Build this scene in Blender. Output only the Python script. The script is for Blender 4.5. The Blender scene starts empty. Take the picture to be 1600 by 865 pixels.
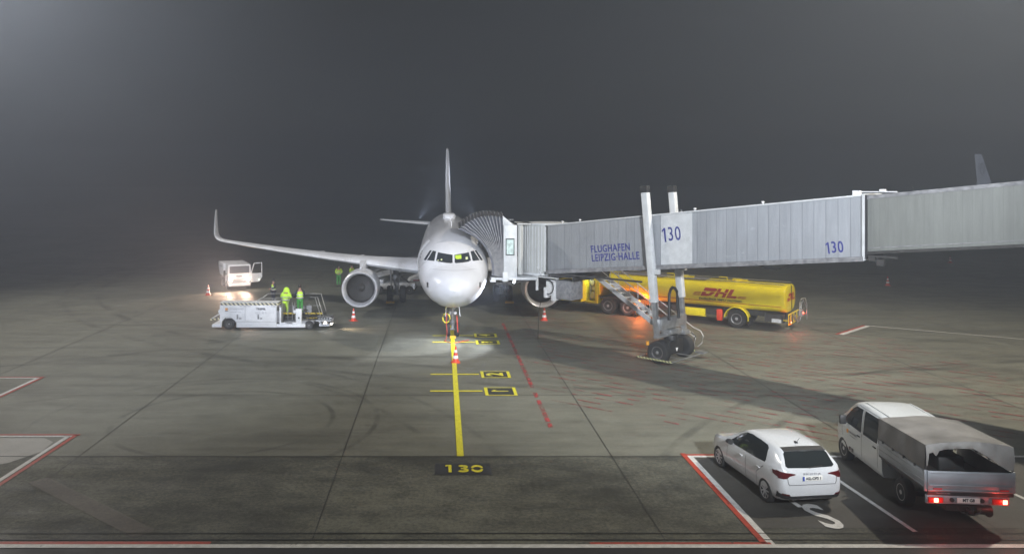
import bpy, bmesh, math, random
from mathutils import Vector, Matrix
from mathutils.bvhtree import BVHTree
from mathutils.geometry import delaunay_2d_cdt, intersect_point_tri_2d
R = math.radians
random.seed(7)
C = bpy.context.scene.collection
scene = bpy.context.scene

# ---------------------------------------------------------------- camera
cam = bpy.data.cameras.new('camera')
cam.lens = 27.45; cam.sensor_width = 36; cam.clip_end = 6000; cam.clip_start = 0.3
cam.shift_x = 0.0713; cam.shift_y = -0.0891
co = bpy.data.objects.new('camera', cam); C.objects.link(co)
co.location = (0, 0, 8.3); co.rotation_euler = (R(90), 0, 0)
scene.camera = co
scene.render.engine = 'CYCLES'

# ---------------------------------------------------------------- night sky
w = bpy.data.worlds.new('World'); scene.world = w; w.use_nodes = True
nt = w.node_tree; nt.nodes.clear()
sky = nt.nodes.new('ShaderNodeTexSky'); sky.sky_type = 'NISHITA'; sky.sun_disc = False
sky.sun_elevation = R(8); sky.sun_rotation = R(200)
hs = nt.nodes.new('ShaderNodeHueSaturation'); hs.inputs['Saturation'].default_value = 0.25
bg = nt.nodes.new('ShaderNodeBackground'); bg.inputs['Strength'].default_value = 0.004
wo = nt.nodes.new('ShaderNodeOutputWorld')
nt.links.new(sky.outputs[0], hs.inputs['Color']); nt.links.new(hs.outputs[0], bg.inputs['Color']); nt.links.new(bg.outputs[0], wo.inputs[0])

# ---------------------------------------------------------------- apron floodlights
def spot(name, loc, target, power, angle, blend=0.5, color=(1, 1, 1), radius=0.3):
    l = bpy.data.lights.new(name, 'SPOT'); l.energy = power; l.spot_size = R(angle); l.spot_blend = blend
    l.color = color; l.shadow_soft_size = radius
    o = bpy.data.objects.new(name, l); C.objects.link(o); o.location = loc
    d = Vector(target) - Vector(loc); o.rotation_euler = d.to_track_quat('-Z', 'Y').to_euler()
    return o
def point(name, loc, power, color=(1, 1, 1), radius=0.1, parent=None):
    l = bpy.data.lights.new(name, 'POINT'); l.energy = power; l.color = color; l.shadow_soft_size = radius
    o = bpy.data.objects.new(name, l); C.objects.link(o); o.location = loc; o.parent = parent
    return o
WARM = (1.0, 0.90, 0.74); COOL = (0.80, 0.86, 1.0)
# high masts either side of the stand, above the picture's edges
spot('floodlight', (-35, 50, 28), (-4, 42, 0), 38000, 135, 1.0, (1.0, 0.95, 0.88), 0.5)
spot('floodlight', (31, 30, 29), (10, 39, 0), 54000, 128, 1.0, WARM, 0.5)
# unseen lamp added far right to brighten the distant fin
spot('floodlight', (150, 120, 30), (120, 175, 10), 70000, 70, 0.6, COOL, 0.5)
# roof floodlights of the terminal behind the camera
spot('floodlight', (-16, -7, 17), (-8, 53, 3.5), 115000, 34, 0.8, COOL, 0.8)
spot('floodlight', (10, -6, 15), (9, 44, 7), 120000, 46, 0.6, (0.90, 0.94, 1.0), 0.8)
spot('floodlight', (-4, -2, 16), (0.6, 39, 3.6), 2500, 12, 0.5, (0.80, 0.84, 1.0), 0.9)

vs = scene.view_settings
scene.display_settings.display_device = 'sRGB'
vs.view_transform = 'Standard'; vs.look = 'None'; vs.gamma = 1; vs.use_curve_mapping = False
vs.exposure = 0.12
cy = scene.cycles
cy.max_bounces = 5; cy.diffuse_bounces = 3; cy.glossy_bounces = 3; cy.transmission_bounces = 3; cy.volume_bounces = 1
cy.transparent_max_bounces = 10
cy.use_denoising = True
try: cy.denoiser = 'OPENIMAGEDENOISE'
except Exception: pass
cy.sample_clamp_indirect = 4.0

# ---------------------------------------------------------------- materials
def mat(name, col, rough=0.5, metal=0.0, var=0.06, scale=3.0, bump=0.0, coat=0.0, stretch=None, dirt=None, emit=None, estr=0.0, alpha_noise=None):
    m = bpy.data.materials.new(name); m.use_nodes = True
    n = m.node_tree.nodes; L = m.node_tree.links
    b = n['Principled BSDF']
    b.inputs['Base Color'].default_value = (*col, 1); b.inputs['Roughness'].default_value = rough
    b.inputs['Metallic'].default_value = metal; b.inputs['Coat Weight'].default_value = coat
    if emit:
        b.inputs['Emission Color'].default_value = (*emit, 1); b.inputs['Emission Strength'].default_value = estr
    tc = n.new('ShaderNodeTexCoord'); mp = n.new('ShaderNodeMapping')
    L.new(tc.outputs['Object'], mp.inputs[0])
    if stretch: mp.inputs['Scale'].default_value = stretch
    if var:
        t = n.new('ShaderNodeTexNoise'); t.inputs['Scale'].default_value = scale; t.inputs['Detail'].default_value = 6
        L.new(mp.outputs[0], t.inputs['Vector'])
        mx = n.new('ShaderNodeMix'); mx.data_type = 'RGBA'
        mr = n.new('ShaderNodeMapRange'); mr.inputs[1].default_value = 0.3; mr.inputs[2].default_value = 0.7
        L.new(t.outputs['Fac'], mr.inputs[0]); L.new(mr.outputs[0], mx.inputs[0])
        dk = dirt if dirt else tuple(max(0, c * (1 - var * 3)) for c in col)
        mx.inputs[6].default_value = (*dk, 1); mx.inputs[7].default_value = (*tuple(min(1, c * (1 + var)) for c in col), 1)
        L.new(mx.outputs[2], b.inputs['Base Color'])
        m2 = n.new('ShaderNodeMapRange'); m2.inputs[3].default_value = rough * 0.85; m2.inputs[4].default_value = min(1, rough * 1.25)
        L.new(t.outputs['Fac'], m2.inputs[0]); L.new(m2.outputs[0], b.inputs['Roughness'])
        if bump:
            bp = n.new('ShaderNodeBump'); bp.inputs['Strength'].default_value = bump; bp.inputs['Distance'].default_value = 0.02
            L.new(t.outputs['Fac'], bp.inputs['Height']); L.new(bp.outputs[0], b.inputs['Normal'])
    if alpha_noise:
        sc, lo, hi, st = alpha_noise
        mp2 = n.new('ShaderNodeMapping'); mp2.inputs['Scale'].default_value = st
        L.new(tc.outputs['Object'], mp2.inputs[0])
        t2 = n.new('ShaderNodeTexNoise'); t2.inputs['Scale'].default_value = sc; t2.inputs['Detail'].default_value = 5; t2.inputs['Roughness'].default_value = 0.7
        L.new(mp2.outputs[0], t2.inputs['Vector'])
        m3 = n.new('ShaderNodeMapRange'); m3.inputs[1].default_value = lo; m3.inputs[2].default_value = hi
        L.new(t2.outputs['Fac'], m3.inputs[0]); L.new(m3.outputs[0], b.inputs['Alpha'])
    return m

M = {}
M['plane_white'] = mat('aircraft_white_paint', (0.64, 0.65, 0.68), 0.28, 0, 0.015, 0.8, coat=0.4)
M['plane_grey'] = mat('aircraft_grey_paint', (0.70, 0.72, 0.76), 0.35, 0, 0.03, 1.5)
M['lip'] = mat('polished_metal', (0.82, 0.82, 0.84), 0.32, 0.45, 0.04, 4)
M['fan'] = mat('fan_metal', (0.022, 0.020, 0.018), 0.6, 0.0, 0.1, 5)
M['duct'] = mat('intake_lining', (0.06, 0.056, 0.05), 0.6, 0, 0.1, 5)
M['cockpit_glass'] = mat('cockpit_glass', (0.025, 0.03, 0.035), 0.06, 0, 0)
M['glass'] = mat('vehicle_glass', (0.015, 0.018, 0.018), 0.05, 0, 0)
M['rubber'] = mat('tyre_rubber', (0.022, 0.021, 0.02), 0.75, 0, 0.1, 9)
M['black'] = mat('black_plastic', (0.018, 0.018, 0.018), 0.5, 0, 0.08, 6)
M['dark'] = mat('dark_steel', (0.06, 0.058, 0.055), 0.5, 0.4, 0.12, 6)
M['steel'] = mat('galvanised_steel', (0.48, 0.49, 0.50), 0.38, 0.75, 0.10, 3.5)
M['gear'] = mat('landing_gear_paint', (0.30, 0.30, 0.31), 0.45, 0.2, 0.15, 5)
M['alu'] = mat('aluminium_boards', (0.34, 0.36, 0.38), 0.42, 0.55, 0.06, 2.5)
M['rim'] = mat('wheel_rim_silver', (0.55, 0.55, 0.56), 0.4, 0.35, 0.08, 8)
M['van_white'] = mat('van_white_paint', (0.57, 0.59, 0.585), 0.30, 0, 0.03, 1.6, coat=0.3)
M['car_white'] = mat('car_white_paint', (0.58, 0.59, 0.59), 0.22, 0, 0.015, 1.2, coat=0.6)
M['gse_white'] = mat('equipment_white_paint', (0.78, 0.79, 0.80), 0.42, 0, 0.05, 2.2)
M['yellow'] = mat('tanker_yellow_paint', (0.90, 0.74, 0.012), 0.3, 0, 0.04, 1.4, coat=0.4)
M['red_logo'] = mat('red_lettering', (0.42, 0.02, 0.015), 0.4, 0, 0.03)
M['blue_text'] = mat('blue_lettering', (0.03, 0.035, 0.25), 0.5, 0, 0.1, 9)
M['grey_text'] = mat('grey_lettering', (0.25, 0.25, 0.27), 0.5, 0, 0)
M['dark_text'] = mat('dark_lettering', (0.02, 0.02, 0.03), 0.5, 0, 0)
M['orange'] = mat('orange_paint', (0.75, 0.32, 0.02), 0.5, 0, 0.04)
M['tarp'] = mat('grey_tarpaulin', (0.175, 0.168, 0.155), 0.62, 0, 0.14, 1.6, bump=0.6)
M['hivis'] = mat('hi_vis_yellow_fabric', (0.60, 0.95, 0.06), 0.7, 0, 0.06, 10)
M['hivis_green'] = mat('hi_vis_green_fabric', (0.06, 0.32, 0.06), 0.8, 0, 0.12, 10)
M['navy'] = mat('dark_work_trousers', (0.02, 0.022, 0.035), 0.85, 0, 0.1, 10)
M['reflective'] = mat('reflective_strip', (0.62, 0.64, 0.66), 0.35, 0.2, 0.03)
M['skin'] = mat('skin', (0.42, 0.24, 0.17), 0.6, 0, 0.05, 20)
M['hair'] = mat('dark_hair', (0.025, 0.02, 0.018), 0.7, 0, 0.1, 30)
M['cone_red'] = mat('cone_red_orange', (0.72, 0.06, 0.02), 0.45, 0, 0.06, 8)
M['cone_white'] = mat('cone_reflective_white', (0.85, 0.85, 0.86), 0.4, 0, 0.04, 8)
M['chock'] = mat('yellow_chock', (0.75, 0.42, 0.02), 0.55, 0, 0.1, 8)
M['cable_yellow'] = mat('yellow_cable', (0.75, 0.66, 0.03), 0.5, 0, 0.05)
M['cable_red'] = mat('red_ribbon', (0.55, 0.05, 0.03), 0.6, 0, 0.05)
M['rail_yellow'] = mat('yellow_rail_paint', (0.68, 0.50, 0.03), 0.4, 0, 0.08)
M['blue_plate'] = mat('plate_blue', (0.02, 0.06, 0.35), 0.4, 0, 0)
M['plate'] = mat('plate_white', (0.75, 0.74, 0.68), 0.4, 0, 0)
M['lamp_red'] = mat('red_lamp_glass', (0.075, 0.006, 0.008), 0.12, 0, 0)
M['lamp_red_on'] = mat('lit_red_lamp', (0.22, 0.01, 0.01), 0.3, 0, 0, emit=(1, 0.03, 0.015), estr=0.18)
M['lamp_core'] = mat('lit_lamp_bulb', (0.9, 0.4, 0.3), 0.3, 0, 0, emit=(1, 0.30, 0.18), estr=6)
M['head_on'] = mat('lit_headlamp', (0.9, 0.9, 0.8), 0.3, 0, 0, emit=(1, 0.86, 0.66), estr=30)
M['amber_on'] = mat('lit_amber_lamp', (0.8, 0.3, 0.05), 0.3, 0, 0, emit=(1, 0.33, 0.04), estr=28)
M['cabin_light'] = mat('lit_booth_window', (0.5, 0.6, 0.58), 0.2, 0, 0.2, 6, emit=(0.55, 0.75, 0.72), estr=0.35)
M['lit_panel'] = mat('lit_pump_lamp', (0.8, 0.85, 0.6), 0.3, 0, 0, emit=(0.85, 1, 0.62), estr=3.0)
M['vest_lit'] = mat('folded_vest', (0.55, 0.85, 0.05), 0.6, 0, 0.1, 12)
M['lamp_white'] = mat('lit_white_lamp', (0.9, 0.9, 0.9), 0.3, 0, 0, emit=(0.85, 0.9, 1), estr=4)
M['lip_paint'] = mat('slat_bare_metal', (0.80, 0.81, 0.84), 0.3, 0.25, 0.03, 2)
M['lit_dim'] = mat('dim_instrument_light', (0.5, 0.55, 0.3), 0.4, 0, 0, emit=(0.7, 0.8, 0.45), estr=0.35)
M['seam'] = mat('panel_seam_grey', (0.30, 0.31, 0.33), 0.4, 0, 0)
M['window_grey'] = mat('cabin_window_blind', (0.12, 0.125, 0.135), 0.25, 0, 0)

def hazard(name, scale, c1=(0.7, 0.6, 0.2), c2=(0.02, 0.02, 0.02), axis=(1, 0, 1)):
    m = bpy.data.materials.new(name); m.use_nodes = True; n = m.node_tree.nodes; L = m.node_tree.links
    b = n['Principled BSDF']; b.inputs['Roughness'].default_value = 0.5
    tc = n.new('ShaderNodeTexCoord'); d = n.new('ShaderNodeVectorMath'); d.operation = 'DOT_PRODUCT'
    d.inputs[1].default_value = axis
    L.new(tc.outputs['Object'], d.inputs[0])
    mu = n.new('ShaderNodeMath'); mu.operation = 'MULTIPLY'; mu.inputs[1].default_value = scale
    fr = n.new('ShaderNodeMath'); fr.operation = 'FRACT'; gt = n.new('ShaderNodeMath'); gt.operation = 'GREATER_THAN'; gt.inputs[1].default_value = 0.5
    mx = n.new('ShaderNodeMix'); mx.data_type = 'RGBA'; mx.inputs[6].default_value = (*c1, 1); mx.inputs[7].default_value = (*c2, 1)
    L.new(d.outputs['Value'], mu.inputs[0]); L.new(mu.outputs[0], fr.inputs[0]); L.new(fr.outputs[0], gt.inputs[0]); L.new(gt.outputs[0], mx.inputs[0]); L.new(mx.outputs[2], b.inputs['Base Color'])
    return m
M['hazard'] = hazard('hazard_stripes', 4.2, (0.80, 0.74, 0.50), (0.03, 0.028, 0.02))
M['stair_alu'] = mat('pale_aluminium_stairs', (0.60, 0.60, 0.61), 0.45, 0.1, 0.06, 6)
M['hazard_small'] = hazard('hazard_stripes_fine', 6.0, (0.6, 0.6, 0.3), (0.02, 0.02, 0.02), (1, 1, 1))

def panel_mat(name, col, pitch, rough, wear=0.5, line=0.45, axis='X', bump=0.4):
    """painted ribbed sheet: vertical panel joints every pitch metres, faint scuffs and runs"""
    m = bpy.data.materials.new(name); m.use_nodes = True; n = m.node_tree.nodes; L = m.node_tree.links
    b = n['Principled BSDF']; b.inputs['Roughness'].default_value = rough
    tc = n.new('ShaderNodeTexCoord'); sp = n.new('ShaderNodeSeparateXYZ'); L.new(tc.outputs['Object'], sp.inputs[0])
    mu = n.new('ShaderNodeMath'); mu.operation = 'DIVIDE'; mu.inputs[1].default_value = pitch; L.new(sp.outputs[axis], mu.inputs[0])
    fr = n.new('ShaderNodeMath'); fr.operation = 'FRACT'; L.new(mu.outputs[0], fr.inputs[0])
    lt = n.new('ShaderNodeMath'); lt.operation = 'LESS_THAN'; lt.inputs[1].default_value = 0.07; L.new(fr.outputs[0], lt.inputs[0])
    fl = n.new('ShaderNodeMath'); fl.operation = 'FLOOR'; L.new(mu.outputs[0], fl.inputs[0])
    wn = n.new('ShaderNodeTexWhiteNoise'); wn.noise_dimensions = '1D'; L.new(fl.outputs[0], wn.inputs['W'])
    # base tone per panel + streaks
    t = n.new('ShaderNodeTexNoise'); mp = n.new('ShaderNodeMapping'); mp.inputs['Scale'].default_value = (3.0, 3.0, 0.35) 
    L.new(tc.outputs['Object'], mp.inputs[0]); L.new(mp.outputs[0], t.inputs['Vector']); t.inputs['Scale'].default_value = 2.2; t.inputs['Detail'].default_value = 7
    m1 = n.new('ShaderNodeMapRange'); m1.inputs[1].default_value = 0.3; m1.inputs[2].default_value = 0.7; m1.inputs[3].default_value = 0.86; m1.inputs[4].default_value = 1.05; L.new(t.outputs['Fac'], m1.inputs[0])
    m2 = n.new('ShaderNodeMapRange'); m2.inputs[3].default_value = 0.93; m2.inputs[4].default_value = 1.04; L.new(wn.outputs['Value'], m2.inputs[0])
    pr = n.new('ShaderNodeMath'); pr.operation = 'MULTIPLY'; L.new(m1.outputs[0], pr.inputs[0]); L.new(m2.outputs[0], pr.inputs[1])
    ln = n.new('ShaderNodeMath'); ln.operation = 'MULTIPLY_ADD'; ln.inputs[1].default_value = -line; ln.inputs[2].default_value = 1.0; L.new(lt.outputs[0], ln.inputs[0])
    p2 = n.new('ShaderNodeMath'); p2.operation = 'MULTIPLY'; L.new(pr.outputs[0], p2.inputs[0]); L.new(ln.outputs[0], p2.inputs[1])
    cm = n.new('ShaderNodeVectorMath'); cm.operation = 'SCALE'; cm.inputs[0].default_value = col; L.new(p2.outputs[0], cm.inputs['Scale'])
    # touched-up patches
    v = n.new('ShaderNodeTexNoise'); mp2 = n.new('ShaderNodeMapping'); mp2.inputs['Scale'].default_value = (0.9, 0.9, 2.6)
    L.new(tc.outputs['Object'], mp2.inputs[0]); L.new(mp2.outputs[0], v.inputs['Vector']); v.inputs['Scale'].default_value = 1.6; v.inputs['Detail'].default_value = 8; v.inputs['Roughness'].default_value = 0.7
    m3 = n.new('ShaderNodeMapRange'); m3.inputs[1].default_value = 0.62; m3.inputs[2].default_value = 0.68; m3.inputs[4].default_value = wear; L.new(v.outputs['Fac'], m3.inputs[0])
    mx = n.new('ShaderNodeMix'); mx.data_type = 'RGBA'; L.new(m3.outputs[0], mx.inputs[0]); L.new(cm.outputs[0], mx.inputs[6])
    mx.inputs[7].default_value = (*[min(1, c * 1.35) for c in col], 1)
    L.new(mx.outputs[2], b.inputs['Base Color'])
    bp = n.new('ShaderNodeBump'); bp.inputs['Strength'].default_value = bump; bp.inputs['Distance'].default_value = 0.02; bp.invert = True
    L.new(lt.outputs[0], bp.inputs['Height']); L.new(bp.outputs[0], b.inputs['Normal'])
    return m
M['tunnel'] = panel_mat('jet_bridge_sheet', (0.315, 0.332, 0.355), 0.46, 0.42, 0.6, 0.30)
M['tunnel_inner'] = panel_mat('jet_bridge_inner_sheet', (0.215, 0.225, 0.21), 0.30, 0.5, 0.0, 0.12, bump=0.15)
M['tunnel_white'] = mat('white_painted_steel', (0.60, 0.62, 0.63), 0.42, 0, 0.05, 3)
M['slats'] = panel_mat('rolling_slats', (0.50, 0.51, 0.49), 0.11, 0.45, 0.3, 0.55, bump=1.0)
M['bellows'] = mat('grey_bellows_fabric', (0.13, 0.135, 0.16), 0.75, 0, 0.12, 5)
M['bellows_roof'] = mat('dark_bellows_roof', (0.05, 0.05, 0.055), 0.8, 0, 0.15, 5)

# ---------------------------------------------------------------- mesh helpers
class MB:
    def __init__(self): self.bm = bmesh.new(); self.mi = 0; self.T = Matrix.Identity(4)
    def v(self, p): return self.bm.verts.new(self.T @ Vector(p))
    def face(self, vs):
        try:
            f = self.bm.faces.new(vs); f.material_index = self.mi; return f
        except ValueError: return None
    def box(self, x0, x1, y0, y1, z0, z1):
        p = [self.v(q) for q in ((x0, y0, z0), (x1, y0, z0), (x1, y1, z0), (x0, y1, z0), (x0, y0, z1), (x1, y0, z1), (x1, y1, z1), (x0, y1, z1))]
        for i in ((0, 3, 2, 1), (4, 5, 6, 7), (0, 1, 5, 4), (1, 2, 6, 5), (2, 3, 7, 6), (3, 0, 4, 7)): self.face([p[k] for k in i])
        return self
    def hexa(self, pts):
        """8 points ordered like box"""
        p = [self.v(q) for q in pts]
        for i in ((0, 3, 2, 1), (4, 5, 6, 7), (0, 1, 5, 4), (1, 2, 6, 5), (2, 3, 7, 6), (3, 0, 4, 7)): self.face([p[k] for k in i])
        return self
    def bar(self, p0, p1, wd, ht, up=(0, 0, 1)):
        p0 = Vector(p0); p1 = Vector(p1); d = (p1 - p0).normalized(); u = Vector(up); s = d.cross(u)
        if s.length < 1e-4: s = Vector((1, 0, 0))
        s.normalize(); u = s.cross(d).normalized()
        a = s * wd / 2; b = u * ht / 2
        return self.hexa([p0 - a - b, p0 + a - b, p1 + a - b, p1 - a - b, p0 - a + b, p0 + a + b, p1 + a + b, p1 - a + b])
    def ring(self, c, ax, r, n, up=None):
        ax = Vector(ax).normalized(); t = Vector((0, 0, 1)) if abs(ax.z) < 0.9 else Vector((1, 0, 0))
        if up: t = Vector(up)
        s = ax.cross(t).normalized(); u = s.cross(ax).normalized(); c = Vector(c)
        return [self.v(c + (s * math.cos(2 * math.pi * i / n) + u * math.sin(2 * math.pi * i / n)) * r) for i in range(n)]
    def bridge(self, a, b, closed=True):
        n = len(a)
        for i in range(n if closed else n - 1): self.face([a[i], a[(i + 1) % n], b[(i + 1) % n], b[i]])
    def cyl(self, p0, p1, r0, r1=None, n=14):
        r1 = r0 if r1 is None else r1; d = Vector(p1) - Vector(p0)
        a = self.ring(p0, d, r0, n); b = self.ring(p1, d, r1, n); self.bridge(a, b); self.face(a[::-1]); self.face(b)
        return self
    def path(self, pts, r, n=6):
        pts = [Vector(p) for p in pts]; prev = None; first = None
        for i, p in enumerate(pts):
            d = (pts[min(i + 1, len(pts) - 1)] - pts[max(i - 1, 0)])
            rg = self.ring(p, d, r, n)
            if prev: self.bridge(prev, rg)
            else: first = rg
            prev = rg
        self.face(first[::-1]); self.face(prev)
        return self
    def lathe(self, prof, o=(0, 0, 0), ax=(0, 1, 0), n=24, caps=True):
        ax = Vector(ax).normalized(); o = Vector(o); prev = None; first = None
        for (a, r) in prof:
            rg = self.ring(o + ax * a, ax, max(r, 1e-4), n)
            if prev: self.bridge(prev, rg)
            else: first = rg
            prev = rg
        if caps: self.face(first[::-1]); self.face(prev)
        return self
    def loft(self, rings, closed=True, cap=True):
        prev = None; first = None
        for rg in rings:
            vs_ = [self.v(p) for p in rg]
            if prev: self.bridge(prev, vs_, closed)
            else: first = vs_
            prev = vs_
        if cap: self.face(first[::-1]); self.face(prev)
        return self
    def prism(self, pts, t):
        """flat outline pushed along vector t"""
        t = Vector(t); a = [self.v(p) for p in pts]; b = [self.v(Vector(p) + t) for p in pts]
        self.bridge(a, b); self.face(a[::-1]); self.face(b); return self
    def build(self, name, m, parent=None, smooth=35, bevel=0, seg=2, loc=None, sub=0):
        bm = self.bm
        bmesh.ops.remove_doubles(bm, verts=bm.verts, dist=1e-5)
        bmesh.ops.recalc_face_normals(bm, faces=bm.faces)
        if bevel:
            es = [e for e in bm.edges if len(e.link_faces) == 2 and e.calc_face_angle(0) > 0.6]
            bmesh.ops.bevel(bm, geom=es, offset=bevel, segments=seg, affect='EDGES', clamp_overlap=True, profile=0.5)
        for f in bm.faces: f.smooth = smooth > 0
        lim = R(smooth)
        for e in bm.edges:
            e.smooth = not (len(e.link_faces) == 2 and e.calc_face_angle(0) > lim)
        me = bpy.data.meshes.new(name); bm.to_mesh(me); bm.free()
        for k in (m if isinstance(m, (list, tuple)) else [m]): me.materials.append(M[k] if isinstance(k, str) else k)
        o = bpy.data.objects.new(name, me); C.objects.link(o)
        if parent: o.parent = parent
        if loc: o.location = loc
        return o

def tag(o, label=None, cat=None, group=None, kind=None):
    if label: o['label'] = label
    if cat: o['category'] = cat
    if group: o['group'] = group
    if kind: o['kind'] = kind
    return o
def thing(name, loc, rz=0, label=None, cat=None, group=None):
    o = bpy.data.objects.new(name, None); C.objects.link(o); o.location = loc; o.rotation_euler = (0, 0, rz)
    o.empty_display_size = 0.2
    return tag(o, label, cat, group)
def copy_tree(o, parent=None):
    c = o.copy(); C.objects.link(c); c.parent = parent
    for ch in [x for x in bpy.data.objects if x.parent == o]:
        copy_tree(ch, c)
    return c
def part_label(o, s): o['label'] = s; return o

def bvh_of(o):
    me = o.data; return BVHTree.FromPolygons([v.co.copy() for v in me.vertices], [tuple(p.vertices) for p in me.polygons])
def inpoly(p, poly):
    x, y = p; r = False; n = len(poly)
    for i in range(n):
        x0, y0 = poly[i]; x1, y1 = poly[(i + 1) % n]
        if (y0 > y) != (y1 > y) and x < (x1 - x0) * (y - y0) / (y1 - y0) + x0: r = not r
    return r
def patch(name, m, parent, bvh, poly, axis, sgn, off=0.006, step=0.06, far=20, rim=0.0):
    """lay an outline on a curved surface: poly in the two other axes, looked at along sgn*axis"""
    pts = []; n = len(poly); bd = []
    for i in range(n):
        a = Vector(poly[i]); b = Vector(poly[(i + 1) % n]); k = max(1, int((b - a).length / step))
        for j in range(k): bd.append(a.lerp(b, j / k))
    pts = list(bd); nb = len(bd)
    xs = [p[0] for p in poly]; ys = [p[1] for p in poly]
    x = min(xs) + step / 2
    while x < max(xs):
        y = min(ys) + step / 2
        while y < max(ys):
            if inpoly((x, y), poly) and min((Vector((x, y)) - b).length for b in bd) > step * 0.45: pts.append(Vector((x, y)))
            y += step
        x += step
    vs_, es, fs, *_ = delaunay_2d_cdt(pts, [(i, (i + 1) % nb) for i in range(nb)], [list(range(nb))], 1, 1e-5)
    others = [i for i in range(3) if i != axis]
    d = Vector((0, 0, 0)); d[axis] = sgn
    out = []
    for p in vs_:
        q = Vector((0, 0, 0)); q[others[0]] = p[0]; q[others[1]] = p[1]; q[axis] = -sgn * far
        h, nr, idx, ds = bvh.ray_cast(q, d)
        if h is None:
            h, nr, idx, ds = bvh.find_nearest(q + d * (far - 1)) ; 
        if nr is None: nr = -d; h = q
        if nr.dot(d) > 0: nr = -nr
        out.append((h, nr))
    mb = MB(); bv = [mb.bm.verts.new(h + nr * off) for h, nr in out]
    for f in fs: mb.face([bv[i] for i in f])
    # give it a thin edge
    edges = [e for e in mb.bm.edges if len(e.link_faces) == 1]
    idx = {v: i for i, v in enumerate(bv)}
    low = {}
    for e in edges:
        for v in e.verts:
            if v not in low: h, nr = out[idx[v]]; low[v] = mb.bm.verts.new(h - nr * 0.004)
    for e in edges: mb.face([e.verts[0], e.verts[1], low[e.verts[1]], low[e.verts[0]]])
    return mb.build(name, m, parent, smooth=50)

def text(name, s, size, m, parent, mtx, sx=1.0, ext=0.004, align='CENTER', bold=0.0, shear=0.0, space=1.0):
    cu = bpy.data.curves.new(name, 'FONT'); cu.body = s; cu.size = size; cu.extrude = ext; cu.align_x = align; cu.align_y = 'CENTER'
    cu.offset = bold; cu.shear = shear; cu.space_character = space; cu.resolution_u = 3
    tmp = bpy.data.objects.new('tmp', cu); C.objects.link(tmp)
    bpy.context.view_layer.update()
    me = bpy.data.meshes.new_from_object(tmp.evaluated_get(bpy.context.evaluated_depsgraph_get()))
    bpy.data.objects.remove(tmp)
    me.transform(mtx @ Matrix.Diagonal((sx, 1, 1, 1)))
    me.materials.clear(); me.materials.append(M[m] if isinstance(m, str) else m); me.name = name
    o = bpy.data.objects.new(name, me); C.objects.link(o); o.parent = parent
    return o
def face_front(x, y, z, tilt=0):    # upright, facing -Y; tilt = rotation in its own plane
    return Matrix.Translation((x, y, z)) @ Matrix.Rotation(R(90), 4, 'X') @ Matrix.Rotation(tilt, 4, 'Z')
def face_left(x, y, z):            # upright, facing -X, reading towards -Y
    return Matrix.Translation((x, y, z)) @ Matrix.Rotation(R(-90), 4, 'Z') @ Matrix.Rotation(R(90), 4, 'X')

def wheel(parent, c, r, wd, ax=(1, 0, 0), rimr=0.62, name='wheel', tyre='rubber', rim='rim', spokes=0, out=1):
    """tyre with a rim child; ax points outwards"""
    a = Vector(ax).normalized(); c = Vector(c); mb = MB(); h = wd / 2
    mb.lathe([(-h * .82, r * rimr), (-h, r * .72), (-h * .98, r * .9), (-h * .72, r * .985), (0, r), (h * .72, r * .985), (h * .98, r * .9), (h, r * .72), (h * .82, r * rimr)], (0, 0, 0), a, 28)
    o = mb.build(name, tyre, parent, loc=c)
    mb = MB()
    mb.lathe([(-h * .7, r * rimr * .98), (h * .86, r * rimr), (h * .80, r * rimr * .9), (h * .45, r * rimr * .82), (h * .5, r * rimr * .35), (h * .85, r * rimr * .27), (h * .86, .001)], (0, 0, 0), a, 24)
    if spokes:
        s = a.cross(Vector((0, 0, 1))).normalized(); u = Vector((0, 0, 1))
        for k in range(spokes):
            t = 2 * math.pi * k / spokes + .3; d = s * math.cos(t) + u * math.sin(t)
            mb.bar(d * r * rimr * .2 + a * h * .82, d * r * rimr * .93 + a * h * .80, r * .10, h * .12, up=a)
    mb.build('rim', rim, o)
    return o
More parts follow.
